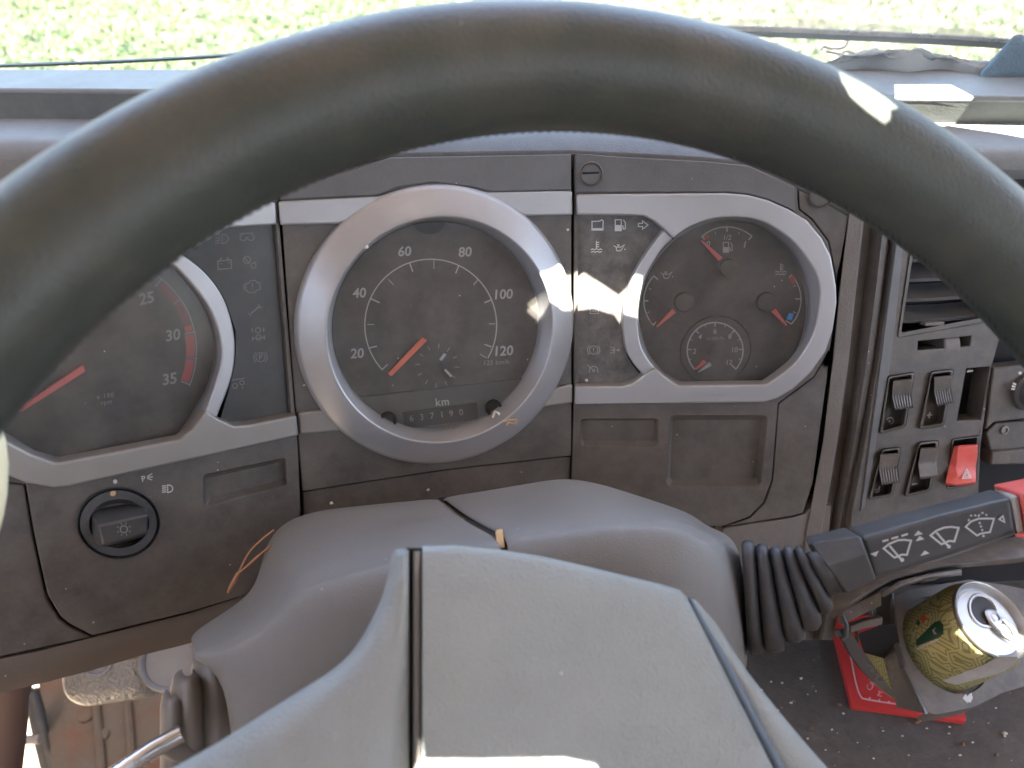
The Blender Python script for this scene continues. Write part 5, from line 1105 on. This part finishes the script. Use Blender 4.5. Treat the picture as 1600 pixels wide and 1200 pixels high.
for x, y, pl, h, r, lb in ((518,786,PC,-.001,.0012,'white speck on the lower centre panel at the left, just above the column cover'), (669,765,PC,-.001,.0012,'white speck on the lower centre panel under the silver ring'), (887,359,PC,.002,.0011,'white speck between the silver ring and the right indicator field'), (916,594,PR,-.0025,.0014,'pale round grain in the corner below the right indicator symbols'), (573,386,PC,.012,.0013,'white speck on the upper left of the silver ring'), (475,602,PC,.002,.0008,'tiny white speck left of the silver ring')):
    blob('speck', pl.pt(x, y, h), r, 'crumb', lb, 'speck', None, 1)
k = PC.pt(774, 646, .008)
g = G(); g.tube([PC.pt(770, 652, .009), PC.pt(773, 643, .010), PC.pt(779, 645, .0095), PC.pt(780, 648, .009)], .0007, 6); o = g.build('paper_crumb', M['crumb'], at=k); tag(o, 'bent white flake on the lower right inside of the silver ring', 'flake')
for i, (x, y, a) in enumerate(((791,658,20),(797,656,-30),(803,655,10),(808,658,40),(799,661,-10),(793,662,60),(806,662,-20))):
    c = PC.pt(x, y, .0135); d = PC.u * math.cos(R_(a)) + PC.v * math.sin(R_(a)); g = G(); g.tube([c - d * .0016, c, c + d * .0016], [.0002, .0007, .0002], 7); o = g.build('husk', M['husk'], at=c); tag(o, 'small tan seed husk in the cluster on the lower right of the silver ring', 'husk', 'seed husks on the silver ring')
# fine pale lint on the hub and dash
for x, y, h, r, lb in ((877,1052,.0075,.0006,'tiny white speck on the middle of the wheel centre pad'),):
    blob('speck', PW.pt(x, y, h), r, 'crumb', lb, 'speck', None, 1)

# ------------------------------------------------------------------ sub-parts: move pieces one level down, under the part they belong to
def under(t, child, par):
    ps = [o for o in t.children if o.name.split('.')[0] == par]
    for c in [o for o in t.children if o.name.split('.')[0] == child]:
        if ps: c.parent = min(ps, key=lambda q: (Vector(q.bound_box[0]) + Vector(q.bound_box[6]) - Vector(c.bound_box[0]) - Vector(c.bound_box[6])).length)
for t in [o for o in S.objects if o.type == 'EMPTY']:
    for c, p_ in (('wiper_symbols', 'arm'), ('red_edge', 'red_tip'), ('triangle_symbol', 'rocker'), ('switch_symbol', 'bezel'), ('lamp_symbol', 'knob'), ('pointer_dot', 'switch_ring'), ('label_green', 'body'), ('label_line', 'body'),
                  ('label_red', 'body'), ('label_mark', 'body'), ('label_emblem', 'body'), ('label_band', 'body'), ('mouth', 'lid'), ('mouth_rim', 'lid'), ('tab_rivet', 'lid'), ('rim_stitching', 'rim'), ('screw_slot', 'screw_cap'),
                  ('odometer_digits', 'odometer_plate'), ('odometer_window', 'odometer_plate'), ('warning_symbol', 'indicator_field'), ('markings', 'dial_face'), ('red_band', 'dial_face'), ('clock_ticks', 'dial_face'), ('fuel_scale', 'dial_face'),
                  ('oil_scale', 'dial_face'), ('temperature_scale', 'dial_face'), ('pressure_scale', 'dial_face'), ('scale_block', 'dial_face'), ('print', 'cover'), ('marks', 'dial'), ('slat_tab', 'slat'), ('cover_clip', 'cover_half')):
        under(t, c, p_)
